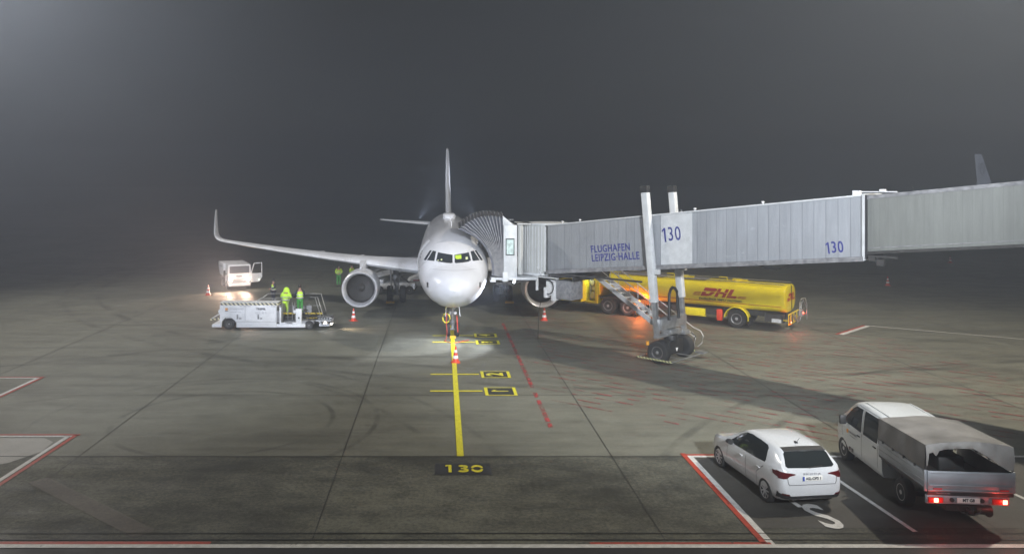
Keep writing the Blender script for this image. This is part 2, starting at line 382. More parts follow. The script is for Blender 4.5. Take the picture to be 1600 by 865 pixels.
# ---------------------------------------------------------------- ground
def ground_mat(name, base, dark, mott=1.0, rough=0.5, bands=True, fine=0.5):
    m = bpy.data.materials.new(name); m.use_nodes = True; n = m.node_tree.nodes; L = m.node_tree.links
    b = n['Principled BSDF']; tc = n.new('ShaderNodeTexCoord')
    def noise(sc, st=(1, 1, 1), det=6, ro=0.6, rot=0):
        mp = n.new('ShaderNodeMapping'); mp.inputs['Scale'].default_value = st; mp.inputs['Rotation'].default_value = (0, 0, rot)
        L.new(tc.outputs['Object'], mp.inputs[0]); t = n.new('ShaderNodeTexNoise'); t.inputs['Scale'].default_value = sc; t.inputs['Detail'].default_value = det; t.inputs['Roughness'].default_value = ro
        L.new(mp.outputs[0], t.inputs['Vector']); return t.outputs['Fac']
    def rng(x, a, b_, c, d):
        r = n.new('ShaderNodeMapRange'); r.inputs[1].default_value = a; r.inputs[2].default_value = b_; r.inputs[3].default_value = c; r.inputs[4].default_value = d
        L.new(x, r.inputs[0]); return r.outputs[0]
    def mul(x, y):
        r = n.new('ShaderNodeMath'); r.operation = 'MULTIPLY'; L.new(x, r.inputs[0]); L.new(y, r.inputs[1]); return r.outputs[0]
    big = rng(noise(0.09, det=4), 0.35, 0.65, 1 - .16 * mott, 1 + .12 * mott)
    mid = rng(noise(0.8, (1, 1.6, 1), 8, .7), 0.3, 0.7, 1 - .16 * mott, 1 + .10 * mott)
    fin = rng(noise(9, det=8, ro=.8), 0.3, 0.7, 1 - .25 * fine, 1 + .2 * fine)
    k = mul(mul(big, mid), fin)
    if bands:   # brushed finish across the slabs and old tyre rubber
        k = mul(k, rng(noise(1.0, (0.03, 5.0, 1), 5, .75), 0.3, 0.7, 0.92, 1.06))
        k = mul(k, rng(noise(0.35, (0.35, 3.0, 1), 4, .6, R(36)), 0.52, 0.68, 1.0, 0.74))
        k = mul(k, rng(noise(0.22, (0.15, 2.2, 1), 3, .6, R(-70)), 0.60, 0.70, 1.0, 0.84))
    # every slab cast a slightly different tone
    sp = n.new('ShaderNodeSeparateXYZ'); L.new(tc.outputs['Object'], sp.inputs[0])
    def cell(o_, off, pitch):
        a = n.new('ShaderNodeMath'); a.operation = 'ADD'; a.inputs[1].default_value = off; L.new(o_, a.inputs[0])
        d = n.new('ShaderNodeMath'); d.operation = 'DIVIDE'; d.inputs[1].default_value = pitch; L.new(a.outputs[0], d.inputs[0])
        f = n.new('ShaderNodeMath'); f.operation = 'FLOOR'; L.new(d.outputs[0], f.inputs[0]); return f.outputs[0]
    cb = n.new('ShaderNodeCombineXYZ'); L.new(cell(sp.outputs['X'], 2.97, 8.22), cb.inputs[0]); L.new(cell(sp.outputs['Y'], -23.94, 7.0), cb.inputs[1])
    wn = n.new('ShaderNodeTexWhiteNoise'); wn.noise_dimensions = '2D'; L.new(cb.outputs[0], wn.inputs['Vector'])
    k = mul(k, rng(wn.outputs['Value'], 0, 1, 0.91, 1.06))
    # curved tyre tracks: rings round a far turning point
    def ringmark(cx, cy, r0, wd, depth):
        s_ = n.new('ShaderNodeVectorMath'); s_.operation = 'DISTANCE'; s_.inputs[1].default_value = (cx, cy, 0); L.new(tc.outputs['Object'], s_.inputs[0])
        a = n.new('ShaderNodeMath'); a.operation = 'SUBTRACT'; a.inputs[1].default_value = r0; L.new(s_.outputs['Value'], a.inputs[0])
        b2 = n.new('ShaderNodeMath'); b2.operation = 'ABSOLUTE'; L.new(a.outputs[0], b2.inputs[0])
        e = rng(b2.outputs[0], wd * .4, wd, depth, 0.0)
        br = rng(noise(0.35, det=4), 0.4, 0.6, 0.0, 1.0)
        v_ = n.new('ShaderNodeMath'); v_.operation = 'MULTIPLY_ADD'; v_.inputs[1].default_value = -1; v_.inputs[2].default_value = 1.0
        L.new(mul(e, br), v_.inputs[0]); return v_.outputs[0]
    k = mul(k, rng(noise(34, det=6, ro=.85), 0.3, 0.7, 1 - .14 * fine, 1 + .10 * fine))
    if bands:
        for a in ((-7.6, 27.7, 3.8, .13, .42), (-8.2, 27.6, 6.0, .13, .42), (-16, 20, 16.5, .16, .30), (-16, 20, 18.3, .16, .26), (-4, 12, 21.5, .14, .22), (30, 10, 25, .2, .34), (30, 10, 27, .2, .34), (40, 70, 31, .22, .3), (40, 70, 33.2, .22, .3), (12, 75, 41, .3, .3), (12, 75, 43.4, .3, .3), (-30, 60, 26, .25, .25)):
            k = mul(k, ringmark(*a))
    # spots of oil
    v = n.new('ShaderNodeTexVoronoi'); v.inputs['Scale'].default_value = 0.55; L.new(tc.outputs['Object'], v.inputs['Vector'])
    k = mul(k, rng(v.outputs['Distance'], 0.02, 0.09, 0.72, 1.0))
    sc = n.new('ShaderNodeMix'); sc.data_type = 'RGBA'; L.new(rng(k, 0.45, 1.15, 0, 1), sc.inputs[0])
    sc.inputs[6].default_value = (*dark, 1); sc.inputs[7].default_value = (*base, 1)
    L.new(sc.outputs[2], b.inputs['Base Color'])
    L.new(rng(noise(0.5, (1, 2, 1), 5), 0.3, 0.7, rough * 0.8, rough * 1.2), b.inputs['Roughness'])
    b.inputs['Specular IOR Level'].default_value = 0.4
    bp = n.new('ShaderNodeBump'); bp.inputs['Strength'].default_value = 0.25; bp.inputs['Distance'].default_value = 0.01
    L.new(noise(30, det=4), bp.inputs['Height']); L.new(bp.outputs[0], b.inputs['Normal'])
    return m
M['concrete'] = ground_mat('damp_concrete', (0.190, 0.191, 0.152), (0.066, 0.066, 0.053), 1.15, 0.60, True, 0.8)
M['old_concrete'] = ground_mat('rough_stained_concrete', (0.150, 0.152, 0.118), (0.030, 0.031, 0.025), 2.8, 0.7, False, 2.4)
M['bay_asphalt'] = ground_mat('parking_bay_asphalt', (0.085, 0.082, 0.072), (0.035, 0.034, 0.030), 1.2, 0.55, False, 0.9)
M['road_asphalt'] = ground_mat('road_asphalt', (0.030, 0.030, 0.030), (0.015, 0.015, 0.015), 1.0, 0.6, False, 0.8)
M['patch_concrete'] = ground_mat('pale_repair_concrete', (0.36, 0.35, 0.32), (0.2, 0.2, 0.18), 1.4, 0.5, False, 0.7)
WEAR = (2.2, 0.34, 0.44, (1, 1, 1)); WEAR2 = (1.6, 0.47, 0.56, (1, 1, 1))
M['line_yellow'] = mat('yellow_road_paint', (0.74, 0.68, 0.015), 0.5, 0, 0.07, 6, alpha_noise=(5, 0.27, 0.36, (1, 1, 1)))
M['line_white'] = mat('white_road_paint', (0.62, 0.62, 0.60), 0.5, 0, 0.08, 6, alpha_noise=(4, 0.27, 0.37, (1, 1, 1)))
M['line_red'] = mat('red_road_paint', (0.40, 0.045, 0.02), 0.55, 0, 0.1, 6, alpha_noise=(4, 0.28, 0.38, (1, 1, 1)))
M['line_red_worn'] = mat('worn_red_road_paint', (0.42, 0.05, 0.05), 0.55, 0, 0.1, 6, alpha_noise=(4.0, 0.36, 0.60, (1, .5, 1)))
M['line_red_faint'] = mat('faint_red_road_paint', (0.32, 0.04, 0.045), 0.55, 0, 0.1, 6, alpha_noise=(1.6, 0.40, 0.60, (1, 1, 1)))
M['line_faded'] = mat('faded_road_paint', (0.20, 0.175, 0.155), 0.55, 0, 0.1, 6, alpha_noise=(2.0, -0.5, 1.6, (1, 1, 1)))
M['panel_black'] = mat('black_road_paint', (0.022, 0.023, 0.025), 0.5, 0, 0.1, 5)
M['joint'] = mat('joint_sealant', (0.020, 0.019, 0.017), 0.6, 0, 0.1, 2, alpha_noise=(0.8, 0.2, 0.45, (1, 1, 1)))
M['drain'] = mat('drain_slot', (0.012, 0.012, 0.011), 0.6, 0, 0.1, 2)

def sheet(name, m, z, quads, kind='structure', label=None, cat=None):
    mb = MB()
    for q in quads: mb.face([mb.v((x, y, z)) for x, y in q])
    bmesh.ops.recalc_face_normals(mb.bm, faces=mb.bm.faces)
    for f in mb.bm.faces:
        if f.normal.z < 0: f.normal_flip()
    me = bpy.data.meshes.new(name); mb.bm.to_mesh(me); mb.bm.free(); me.materials.append(M[m])
    o = bpy.data.objects.new(name, me); C.objects.link(o); o['kind'] = kind
    if label: o['label'] = label
    return o
def rect(x0, x1, y0, y1): return [(x0, y0), (x1, y0), (x1, y1), (x0, y1)]
def line(x0, y0, x1, y1, wd):
    d = Vector((x1 - x0, y1 - y0)).normalized(); s = Vector((-d.y, d.x)) * wd / 2
    return [(x0 - s.x, y0 - s.y), (x1 - s.x, y1 - s.y), (x1 + s.x, y1 + s.y), (x0 + s.x, y0 + s.y)]
SEAM = 23.94
sheet('apron', 'concrete', 0, [rect(-3000, 3000, SEAM, 5000), rect(-3000, 3000, -60, SEAM)], label='damp grey concrete apron fading into the fog')
sheet('apron_edge_strip', 'old_concrete', 0.004, [rect(-90, 90, 17.86, SEAM)], label='darker stained concrete strip in front of the seam')
sheet('service_road', 'road_asphalt', 0.008, [rect(-90, 90, -40, 17.86)], label='black asphalt road along the bottom edge')
sheet('parking_area', 'bay_asphalt', 0.008, [[(7.75, 23.9), (7.72, 18.95), (30, 18.95), (30, 23.9)]], label='dark asphalt of the parking bays')
sheet('concrete_patch', 'patch_concrete', 0.008, [[(-30, 25.7), (-13.0, 25.7), (-12.5, 25.3), (-12.4, 24.4), (-12.9, 23.4), (-14.5, 22.3), (-17, 21.2), (-30, 20.5)]], label='pale repaired concrete inside the left bay')
jl = []
for x in (-60.4, -52.2, -44, -35.8, -27.6, -19.3, -11.05, -2.97, 5.3, 13.5, 21.7, 29.9, 38.1, 46.3, 54.5): jl.append(rect(x - .013, x + .013, 18.3, 140))
for y in (SEAM, 30.9, 37.9, 44.9, 51.9, 58.9, 66, 73, 80, 87): jl.append(rect(-90, 90, y - (.012 if y > 24 else .03), y + (.012 if y > 24 else .03)))
sheet('slab_joints', 'joint', 0.012, jl, label='dark sealed joints between the concrete slabs')
sheet('drain_channel', 'drain', 0.016, [rect(-90, 90, 18.62, 18.66), rect(-90, 90, 18.28, 18.325)], label='narrow slot drains along the road edge')
Z1 = 0.016; Z2 = 0.020; Z3 = 0.024
sheet('lead_in_line', 'line_yellow', Z2, [[(.55, 23.95), (.76, 23.95), (.86, 46.5), (.66, 46.5)]], label='long yellow lead-in line running to the nose wheel')
sb = []
for y, x0, x1 in ((34.35, -.37, 1.76), (31.55, -.36, 1.76), (43.2, -.35, 1.9), (41.4, -.35, 1.9)): sb.append(rect(x0, x1, y - .085, y + .085))
sheet('stop_bars', 'line_yellow', Z1, sb, label='short yellow stop bars crossing the lead-in line')
py, pb = [], []
for x0, x1, y0, y1 in ((1.84, 3.12, 33.72, 34.9), (1.84, 3.12, 30.88, 32.1), (1.95, 3.2, 42.75, 43.75), (1.95, 3.2, 40.85, 41.85)):
    py.append(rect(x0, x1, y0, y1)); pb.append(rect(x0 + .13, x1 - .13, y0 + .08, y1 - .08))
sheet('number_box_border', 'line_yellow', Z1, py, label='yellow borders of the stop number boxes')
sheet('number_box_ground', 'panel_black', Z2, pb, label='black ground of the stop number boxes')
sheet('stand_number_panel', 'panel_black', Z1, [rect(-.12, 1.52, 22.42, 23.33)], label='black painted panel behind the stand number')
FLAT = lambda x, y, rz=0: Matrix.Translation((x, y, Z3)) @ Matrix.Rotation(rz, 4, 'Z')
def ground_text(name, s, size, m, x, y, rz=0, sx=1, bold=0, label=None):
    o = text(name, s, size, m, None, FLAT(x, y, rz), sx, 0.0, 'CENTER', bold); o['kind'] = 'structure'
    if label: o['label'] = label
    return o
ground_text('painted_number', '2', 1.0, 'line_yellow', 2.48, 34.3, R(90), 1.1, 0.03, 'yellow figure 2 painted sideways in its box')
sheet('painted_number', 'line_yellow', Z3, [rect(2.12, 2.80, 31.44, 31.54), [(2.12, 31.54), (2.24, 31.54), (2.34, 31.70), (2.24, 31.70)]], label='yellow figure 1 painted sideways in its box')
ground_text('painted_number', '4', 0.8, 'line_yellow', 2.57, 43.25, R(90), 1.0, 0.03, 'yellow figure in the farthest number box')
ground_text('painted_number', '3', 0.8, 'line_yellow', 2.57, 41.35, R(90), 1.0, 0.03, 'yellow figure in the number box before the nose gear')
# broad 130
def stencil(name, glyphs, m, x, y, w, h, gap, label):
    mb = MB()
    for g in glyphs:
        for poly in g:
            mb.face([mb.v((x + px * w, y + py_ * h, Z3)) for px, py_ in poly])
        x += w + gap
    for f in mb.bm.faces:
        f.normal_update()
        if f.normal.z < 0: f.normal_flip()
    me = bpy.data.meshes.new(name); mb.bm.to_mesh(me); mb.bm.free(); me.materials.append(M[m])
    o = bpy.data.objects.new(name, me); C.objects.link(o); o['kind'] = 'structure'; o['label'] = label; return o
def arc(cx, cy, ax_, ay, a0, a1, t, n=8):
    out = []
    for i in range(n):
        q0 = R(a0 + (a1 - a0) * i / n); q1 = R(a0 + (a1 - a0) * (i + 1) / n)
        out.append([(cx + ax_ * math.cos(q0), cy + ay * math.sin(q0)), (cx + ax_ * math.cos(q1), cy + ay * math.sin(q1)), (cx + (ax_ - t) * math.cos(q1), cy + (ay - t * 1.35) * math.sin(q1)), (cx + (ax_ - t) * math.cos(q0), cy + (ay - t * 1.35) * math.sin(q0))])
    return out
g1 = [[(.38, 0), (.66, 0), (.66, 1), (.38, 1)], [(.12, .74), (.38, .86), (.38, 1), (.12, 1)]]
g3 = arc(.45, .73, .47, .27, -80, 150, .19) + arc(.45, .28, .52, .28, -150, 80, .19) + [[(.28, .44), (.62, .44), (.62, .58), (.28, .58)]]
g0 = arc(.5, .5, .56, .5, 12, 168, .20) + arc(.5, .5, .56, .5, 192, 348, .20)
stencil('painted_stand_number', [g1, g3, g0], 'line_yellow', .15, 22.58, .33, .60, .07, 'yellow stencilled stand number 130 on the black panel')
sheet('bay_line', 'line_white', Z1, [rect(7.62, 7.78, 17.95, 24.0), rect(7.78, 32, 23.86, 24.0), line(11.15, 24, 11.42, 18.72, .12), line(15.15, 24, 15.75, 18.6, .12), line(19.6, 24, 20.3, 18.6, .12)], label='white lines of the parking bays on the right')
sheet('bay_border_line', 'line_red', 0.018, [rect(7.47, 7.62, 18.1, 24.2), rect(7.62, 11.5, 24.0, 24.12), rect(-40, -5.3, 18.06, 18.2), rect(3.5, 7.7, 18.06, 18.16)], label='red border lines of the right parking bays and road edge')
sheet('road_edge_line', 'line_white', Z2, [rect(-90, 90, 17.88, 18.06)], label='long white line along the road edge')
ground_text('painted_letter', 'S', 2.0, 'line_white', 9.62, 19.52, R(4), 0.62, 0.035, 'white painted letter S behind the hatchback')
sheet('bay_dash', 'line_white', Z1, [line(9.25, 20.75, 9.33, 20.15, .14)], label='short white dash under the hatchback')
sheet('left_bay_line', 'line_white', Z1, [rect(-40, -12.16, 25.78, 25.92), line(-12.28, 25.85, -12.45, 18.8, .15), rect(-40, -17.3, 33.6, 33.75), line(-17.3, 33.7, -17.5, 26.4, .15)], label='white lines of the two bays on the left')
sheet('left_bay_border', 'line_red', 0.018, [rect(-40, -11.95, 25.95, 26.06), line(-12.08, 26.02, -12.26, 18.8, .14), rect(-40, -17.1, 33.79, 33.88), line(-17.14, 33.86, -17.35, 26.4, .12)], label='red borders of the two bays on the left')
sheet('faded_line', 'line_faded', Z1, [line(-11.3, 22.0, -7.0, 18.6, .55)], label='broad faded paint mark in the lower left')
sheet('far_bay_line', 'line_white', Z1, [line(22.4, 43.5, 25.45, 46.25, .28), line(25.4, 46.2, 36.5, 39.0, .14)], label='thin white bay lines on the far right')
sheet('far_bay_border', 'line_red', 0.018, [line(22.15, 43.55, 25.25, 46.35, .16)], label='red border of the far right bay')
sheet('clearance_line', 'line_red_worn', Z1, [rect(3.76, 3.92, a_, b_) for a_, b_ in ((26.8, 27.3), (27.45, 28.6), (28.7, 30.2), (30.6, 31.3), (32.1, 34.0), (34.1, 36.4), (36.5, 38.2), (38.4, 41.2), (41.4, 44), (44.3, 47))], label='worn red clearance line right of the nose')
random.seed(3)
hl = []
hd = Vector((math.cos(R(-37.5)), math.sin(R(-37.5))))
for k in range(34):
    p = Vector((4.0, 30.5 + k * 0.82))
    L_ = 26
    q = p + hd * L_
    if q.y < 25.0: q = p + hd * ((p.y - 25.0) / -hd.y)
    t = random.uniform(0, 2); full = (q - p).length
    while t < full:
        ln = random.choice((.5, .9, 1.4, 2.2, 3.2)) * random.uniform(.7, 1.3); a_ = p + hd * t; b_ = p + hd * min(full, t + ln)
        if (b_ - a_).length > .1: hl.append(line(a_.x, a_.y, b_.x, b_.y, random.uniform(.05, .10)))
        t += ln + random.choice((.2, .4, .8, 1.8)) * random.uniform(.6, 1.4)
sheet('keep_clear_hatching', 'line_red_faint', Z1, hl, label='faint red hatch lines in the bridge sweep area')
# ---------------------------------------------------------------- airliner (nose at local y=0, tail towards +y)
FUS = [(0.0, 3.18, 3.12, .03), (.06, 3.36, 2.93, .26), (.2, 3.54, 2.76, .50), (.5, 3.80, 2.50, .83), (.9, 4.02, 2.31, 1.10), (1.3, 4.19, 2.17, 1.31), (1.7, 4.36, 2.08, 1.46),
       (2.1, 4.64, 2.02, 1.58), (2.5, 4.93, 1.97, 1.68), (2.9, 5.15, 1.93, 1.76), (3.5, 5.40, 1.90, 1.85), (4.3, 5.63, 1.87, 1.92), (5.3, 5.79, 1.86, 1.96), (6.5, 5.87, 1.85, 1.975), (8, 5.90, 1.83, 1.975),
       (12, 5.90, 1.76, 1.975), (16, 5.90, 1.76, 1.975), (20, 5.90, 1.76, 1.975), (24, 5.90, 1.78, 1.975), (26.5, 5.90, 2.0, 1.93), (28.5, 5.89, 2.4, 1.80), (30.5, 5.87, 2.95, 1.58), (32.5, 5.82, 3.5, 1.28),
       (34.5, 5.72, 4.05, .92), (36.3, 5.50, 4.5, .52), (37.3, 5.30, 4.78, .27), (37.57, 5.18, 4.9, .12)]
def fus_ring(st, n=48):
    y, zt, zb, hw = st; out = []
    zc = zb + (zt - zb) * .53
    for i in range(n):
        t = 2 * math.pi * i / n; c = math.cos(t); s = math.sin(t)
        e = 1.0
        x = hw * math.copysign(abs(c) ** e, c)
        z = zc + ((zt - zc) if s > 0 else (zc - zb)) * math.copysign(abs(s) ** e, s)
        out.append((x, y, z))
    return out
def interp(tab, n):
    """smooth resampling of the station table (Catmull-Rom on the index)"""
    out = []
    for i in range(len(tab) - 1):
        p0, p1, p2, p3 = tab[max(i - 1, 0)], tab[i], tab[i + 1], tab[min(i + 2, len(tab) - 1)]
        for k in range(n):
            t = k / n; q = []
            # tangents scaled by spacing in the first coordinate
            for j in range(len(p1)):
                if j == 0: q.append(p1[0] + (p2[0] - p1[0]) * t); continue
                h = p2[0] - p1[0]
                m1 = (p2[j] - p0[j]) / max(p2[0] - p0[0], 1e-6) * h if i > 0 else (p2[j] - p1[j])
                m2 = (p3[j] - p1[j]) / max(p3[0] - p1[0], 1e-6) * h if i < len(tab) - 2 else (p2[j] - p1[j])
                q.append((2*t**3-3*t**2+1)*p1[j] + (t**3-2*t**2+t)*m1 + (-2*t**3+3*t**2)*p2[j] + (t**3-t**2)*m2)
            out.append(tuple(q))
    out.append(tab[-1]); return out
def foil(c, t, n=9):
    """aerofoil points (chordwise, thickness) leading edge first, round the upper side and back"""
    xs = [0.5 * (1 - math.cos(math.pi * i / n)) for i in range(n + 1)]
    th = lambda x: 5 * t * (.2969 * math.sqrt(x) - .126 * x - .3516 * x * x + .2843 * x ** 3 - .1015 * x ** 4)
    up = [(x * c, (th(x) + .02 * math.sin(math.pi * x)) * c) for x in xs]
    lo = [(x * c, (-th(x) + .02 * math.sin(math.pi * x)) * c) for x in xs[1:-1]][::-1]
    return up + lo
def wing_mesh(sections, sgn):
    """sections: x, y_le, z, chord, t, roll (deg, 0 = flat wing, 90 = upright)"""
    mb = MB(); rings = []
    for x, yl, z, c, t, roll in sections:
        a = R(roll); rings.append([(sgn * (x - math.sin(a) * h), yl + q, z + math.cos(a) * h) for q, h in foil(c, t)])
    mb.loft(rings); return mb
def airliner(loc, label, detail=True, rz=0, sc=1.0, name='airliner'):
    root = thing(name, loc, rz, label, 'airliner')
    root.scale = (sc, sc, sc)
    mb = MB(); mb.loft([fus_ring(s) for s in interp(FUS, 3)])
    fus = mb.build('fuselage', 'plane_white', root, smooth=60); bv = bvh_of(fus)
    W = [(1.5, 11.0, 2.92, 7.1, .13, 2), (2.5, 11.75, 2.93, 6.4, .125, 3), (4.2, 12.75, 3.04, 5.3, .12, 4), (6.0, 13.75, 3.17, 4.35, .11, 4), (9.0, 15.35, 3.40, 3.5, .105, 4), (12.5, 17.2, 3.73, 2.6, .10, 4), (16.3, 19.2, 4.14, 1.65, .10, 5),
         (16.9, 19.55, 4.22, 1.5, .10, 18), (17.3, 19.85, 4.38, 1.38, .09, 42), (17.52, 20.15, 4.66, 1.25, .09, 66), (17.63, 20.5, 5.1, 1.08, .085, 80), (17.74, 21.0, 5.8, .8, .08, 83), (17.84, 21.6, 6.45, .45, .08, 84)]
    for s in (-1, 1):
        wg = wing_mesh(interp(W, 2) if detail else W, s).build('wing', 'plane_grey', root, smooth=50)
        if detail:
            for (fx, fl) in ((6.3, 3.6), (9.3, 3.0), (12.4, 2.4)):
                k = (fx - 6) / 10.3; y0 = 13.75 + 5.45 * k + (4.35 - 2.7 * k) * .62; z0 = 3.32 + .78 * k
                m2 = MB(); m2.lathe([(0, .02), (.25 * fl, .17), (.5 * fl, .2), (.8 * fl, .12), (fl, .02)], (s * fx, y0 - .3, z0 - .25), (0, 1, .02), 10); m2.build('flap_fairing', 'plane_grey', wg, smooth=60)
            def le_strip(a_, b_, nm, mt):
                m2 = MB(); rr = []
                for x, yl, z, c, t, roll in interp(W, 4):
                    if x < a_ or x > b_: continue
                    q = foil(c, t); q = q[2::-1][:0] + [q[3], q[2], q[1], q[0], q[-1], q[-2]]
                    an = R(roll); rr.append([(s * (x - math.sin(an) * (h * 1.03)), yl + u - .012, z + math.cos(an) * (h * 1.03)) for u, h in q])
                m2.loft(rr, closed=False, cap=False); return m2.build(nm, mt, wg, smooth=50)
            for a_, b_ in ((2.6, 5.0), (6.3, 9.6), (9.7, 12.9), (13.0, 16.2)): le_strip(a_, b_, 'slat', 'lip_paint')
        H = [(.3, 30.9, 4.75, 3.6, .10, 3), (6.1, 34.2, 5.12, 1.5, .09, 3), (6.22, 34.5, 5.13, 1.1, .08, 3)]
        wing_mesh(H, s).build('tailplane', 'plane_grey', root, smooth=50)
    mb = MB(); F = [(5.6, 28.6, 7.6, .06), (6.15, 30.4, 5.6, .09), (7.5, 31.35, 4.65, .10), (10.0, 33.1, 3.4, .10), (11.6, 34.2, 2.6, .10), (11.76, 34.5, 2.2, .08)]
    mb.loft([[(h, yl + q, z) for q, h in foil(c, t)] for z, yl, c, t in F])
    fin = mb.build('fin', 'plane_grey', root, smooth=50)
    if not detail: return root, bv
    mb = MB(); mb.loft([[(x_, y_, z_) for x_, y_, z_ in ((-.46 * k, y, 5.84), (-.50 * k, y, 5.92), (-.47 * k, y, 5.92 + .24 * k), (-.36 * k, y, 5.92 + .33 * k), (.36 * k, y, 5.92 + .33 * k), (.47 * k, y, 5.92 + .24 * k), (.50 * k, y, 5.92), (.46 * k, y, 5.84))] for y, k in ((19.2, .35), (19.35, .75), (19.7, .97), (20.4, 1), (21.6, .95), (22.5, .7), (23, .3))])
    mb.build('antenna_fairing', 'plane_white', root, smooth=50)
    for y in (8.2, 14.0):
        mb = MB(); mb.prism([(-.02, y, 5.85), (-.02, y + .35, 5.85), (-.02, y + .33, 6.15), (-.02, y + .2, 6.15)], (.04, 0, 0)); mb.build('blade_antenna', 'plane_grey', root)
    mb = MB(); mb.loft([[(math.cos(t) * a, y, zc + math.sin(t) * b) for t in [2 * math.pi * i / 24 for i in range(24)]] for y, a, b, zc in ((9.6, .9, .3, 2.2), (10.6, 1.7, .75, 2.35), (12, 2.02, .98, 2.5), (15, 2.08, 1.02, 2.5), (18.5, 2.05, 1.0, 2.5), (20.5, 1.7, .8, 2.45), (22, .9, .3, 2.3))])
    mb.build('belly_fairing', 'plane_white', root, smooth=60)
    # flight deck windows (x, z seen from the front)
    wins = [[(.05, 4.73), (.80, 4.83), (.90, 4.44), (.055, 4.36)], [(.90, 4.86), (1.07, 4.88), (1.37, 4.42), (.99, 4.42)], [(1.13, 4.88), (1.235, 4.87), (1.555, 4.40), (1.44, 4.39)]]
    for s in (-1, 1):
        for q in wins:
            patch('cockpit_window', 'cockpit_glass', root, bv, [(s * a, b) for a, b in q], 1, 1, 0.006, 0.07)
    patch('vest_on_dashboard', 'vest_lit', root, bv, [(.09, 4.70), (.40, 4.72), (.40, 4.55), (.20, 4.53), (.09, 4.56)], 1, 1, 0.013, 0.06)
    patch('instrument_glow', 'lit_dim', root, bv, [(.62, 4.50), (.74, 4.52), (.73, 4.62), (.62, 4.61)], 1, 1, 0.011, 0.06)
    patch('instrument_glow', 'lit_dim', root, bv, [(-.58, 4.47), (-.66, 4.46), (-.66, 4.52), (-.58, 4.53)], 1, 1, 0.011, 0.06)
    patch('instrument_glow', 'lit_dim', root, bv, [(-.76, 4.44), (-.82, 4.44), (-.82, 4.48), (-.76, 4.48)], 1, 1, 0.011, 0.06)
    for s in (-1, 1):
        patch('cockpit_wiper', 'black', root, bv, [(s * .12, 4.345), (s * .80, 4.40), (s * .80, 4.43), (s * .12, 4.375)], 1, 1, 0.02, 0.1)
        patch('pitot_probe', 'dark', root, bv, [(s * 1.28, 3.17), (s * 1.34, 3.17), (s * 1.34, 3.42), (s * 1.28, 3.42)], 1, 1, 0.03, 0.1)
        patch('drain_mark', 'dark', root, bv, [(s * .80, 2.33), (s * .95, 2.36), (s * .95, 2.40), (s * .80, 2.38)], 1, 1, 0.01, 0.1)
    def hoop(y, name, m_='dark', w_=.012):
        q = MB(); pr = None; S = [s_ for s_ in interp(FUS, 6)]
        st = min(S, key=lambda t: abs(t[0] - y)); a_ = [Vector(p) for p in fus_ring(st)]; c_ = sum(a_, Vector()) / len(a_)
        for dy in (-w_, w_):
            vs_ = [q.v(c_ + (p - c_) * 1.0015 + Vector((0, dy, 0))) for p in a_]
            if pr: q.bridge(pr, vs_)
            pr = vs_
        return q.build(name, m_, root)
    hoop(4.3, 'skin_seam', 'seam'); hoop(8.0, 'skin_seam', 'seam'); hoop(12.0, 'skin_seam', 'seam')
    patch('radome_seam', 'seam', root, bv, [(-1.30, 3.9), (-1.18, 4.05), (1.18, 4.05), (1.30, 3.9), (1.30, 3.915), (1.18, 4.063), (-1.18, 4.063), (-1.30, 3.915)], 1, 1, .002, .08)
    for s in (-1, 1):
        patch('door_outline', 'seam', root, bv, [(4.55, 3.36), (5.47, 3.36), (5.47, 5.34), (4.55, 5.34), (4.55, 3.39), (4.58, 3.39), (4.58, 5.31), (5.44, 5.31), (5.44, 3.39), (4.55, 3.39)][:4], 0, -s, 0.003, 0.2)
    patch('nose_gear_bay', 'dark', root, bv, [(-.3, 4.3), (.3, 4.3), (.3, 5.2), (-.3, 5.2)], 2, 1, .004, .1)
    for s in (-1, 1):   # doors
        patch('cabin_door', 'plane_grey' if s < 0 else 'plane_white', root, bv, [(4.6, 3.4), (5.42, 3.4), (5.42, 5.2), (5.3, 5.3), (4.72, 5.3), (4.6, 5.2)], 0, -s, 0.012, 0.2)
        for i in range(38):
            y = 6.6 + i * .53
            if 10 <= i and abs(y - 14.3) < .5: continue
            patch('cabin_window', 'window_grey', root, bv, [(y + .115 * math.cos(a), 4.32 + .165 * math.sin(a)) for a in [R(k * 45) for k in range(8)]], 0, -s, 0.006, 0.2)
    mb = MB()
    for x, z in ((-1.70, 4.62), (-1.66, 4.75), (-1.74, 4.45), (-1.80, 3.95), (-1.78, 3.82), (-1.80, 3.3)):
        h, nr, ix, d = bv.ray_cast(Vector((x, -5, z)), Vector((0, 1, 0)))
        if h: mb.T = Matrix.Translation(h + nr * .004); mb.box(-.03, .03, -.03, .03, -.03, .03)
    mb.T = Matrix.Identity(4); mb.build('service_marks', 'dark', root)
    # engines
    for s in (-1, 1):
        ex, ez, y0 = s * 5.75, 1.77, 11.0
        en = MB(); en.lathe([(.06, 1.02), (-.0, 1.075), (.06, 1.13), (.35, 1.165), (.9, 1.19), (1.6, 1.19), (2.4, 1.12), (3.1, 1.0), (3.45, .90), (3.45, .86), (2.9, .88)], (ex, y0, ez), (0, 1, 0), 48, False)
        nac = en.build('engine_nacelle', 'plane_white', root, smooth=60)
        q = MB(); q.lathe([(.5, .90), (.25, .935), (.05, .985), (-.05, 1.03), (-.085, 1.085), (-.05, 1.125), (.02, 1.14), (.16, 1.155)], (ex, y0 + .02, ez), (0, 1, 0), 48, False); q.build('intake_lip', 'lip', nac, smooth=60)
        q = MB(); q.lathe([(.45, .915), (.9, .90), (1.3, .90)], (ex, y0, ez), (0, 1, 0), 40, False); q.build('intake_duct', 'duct', nac)
        q = MB()
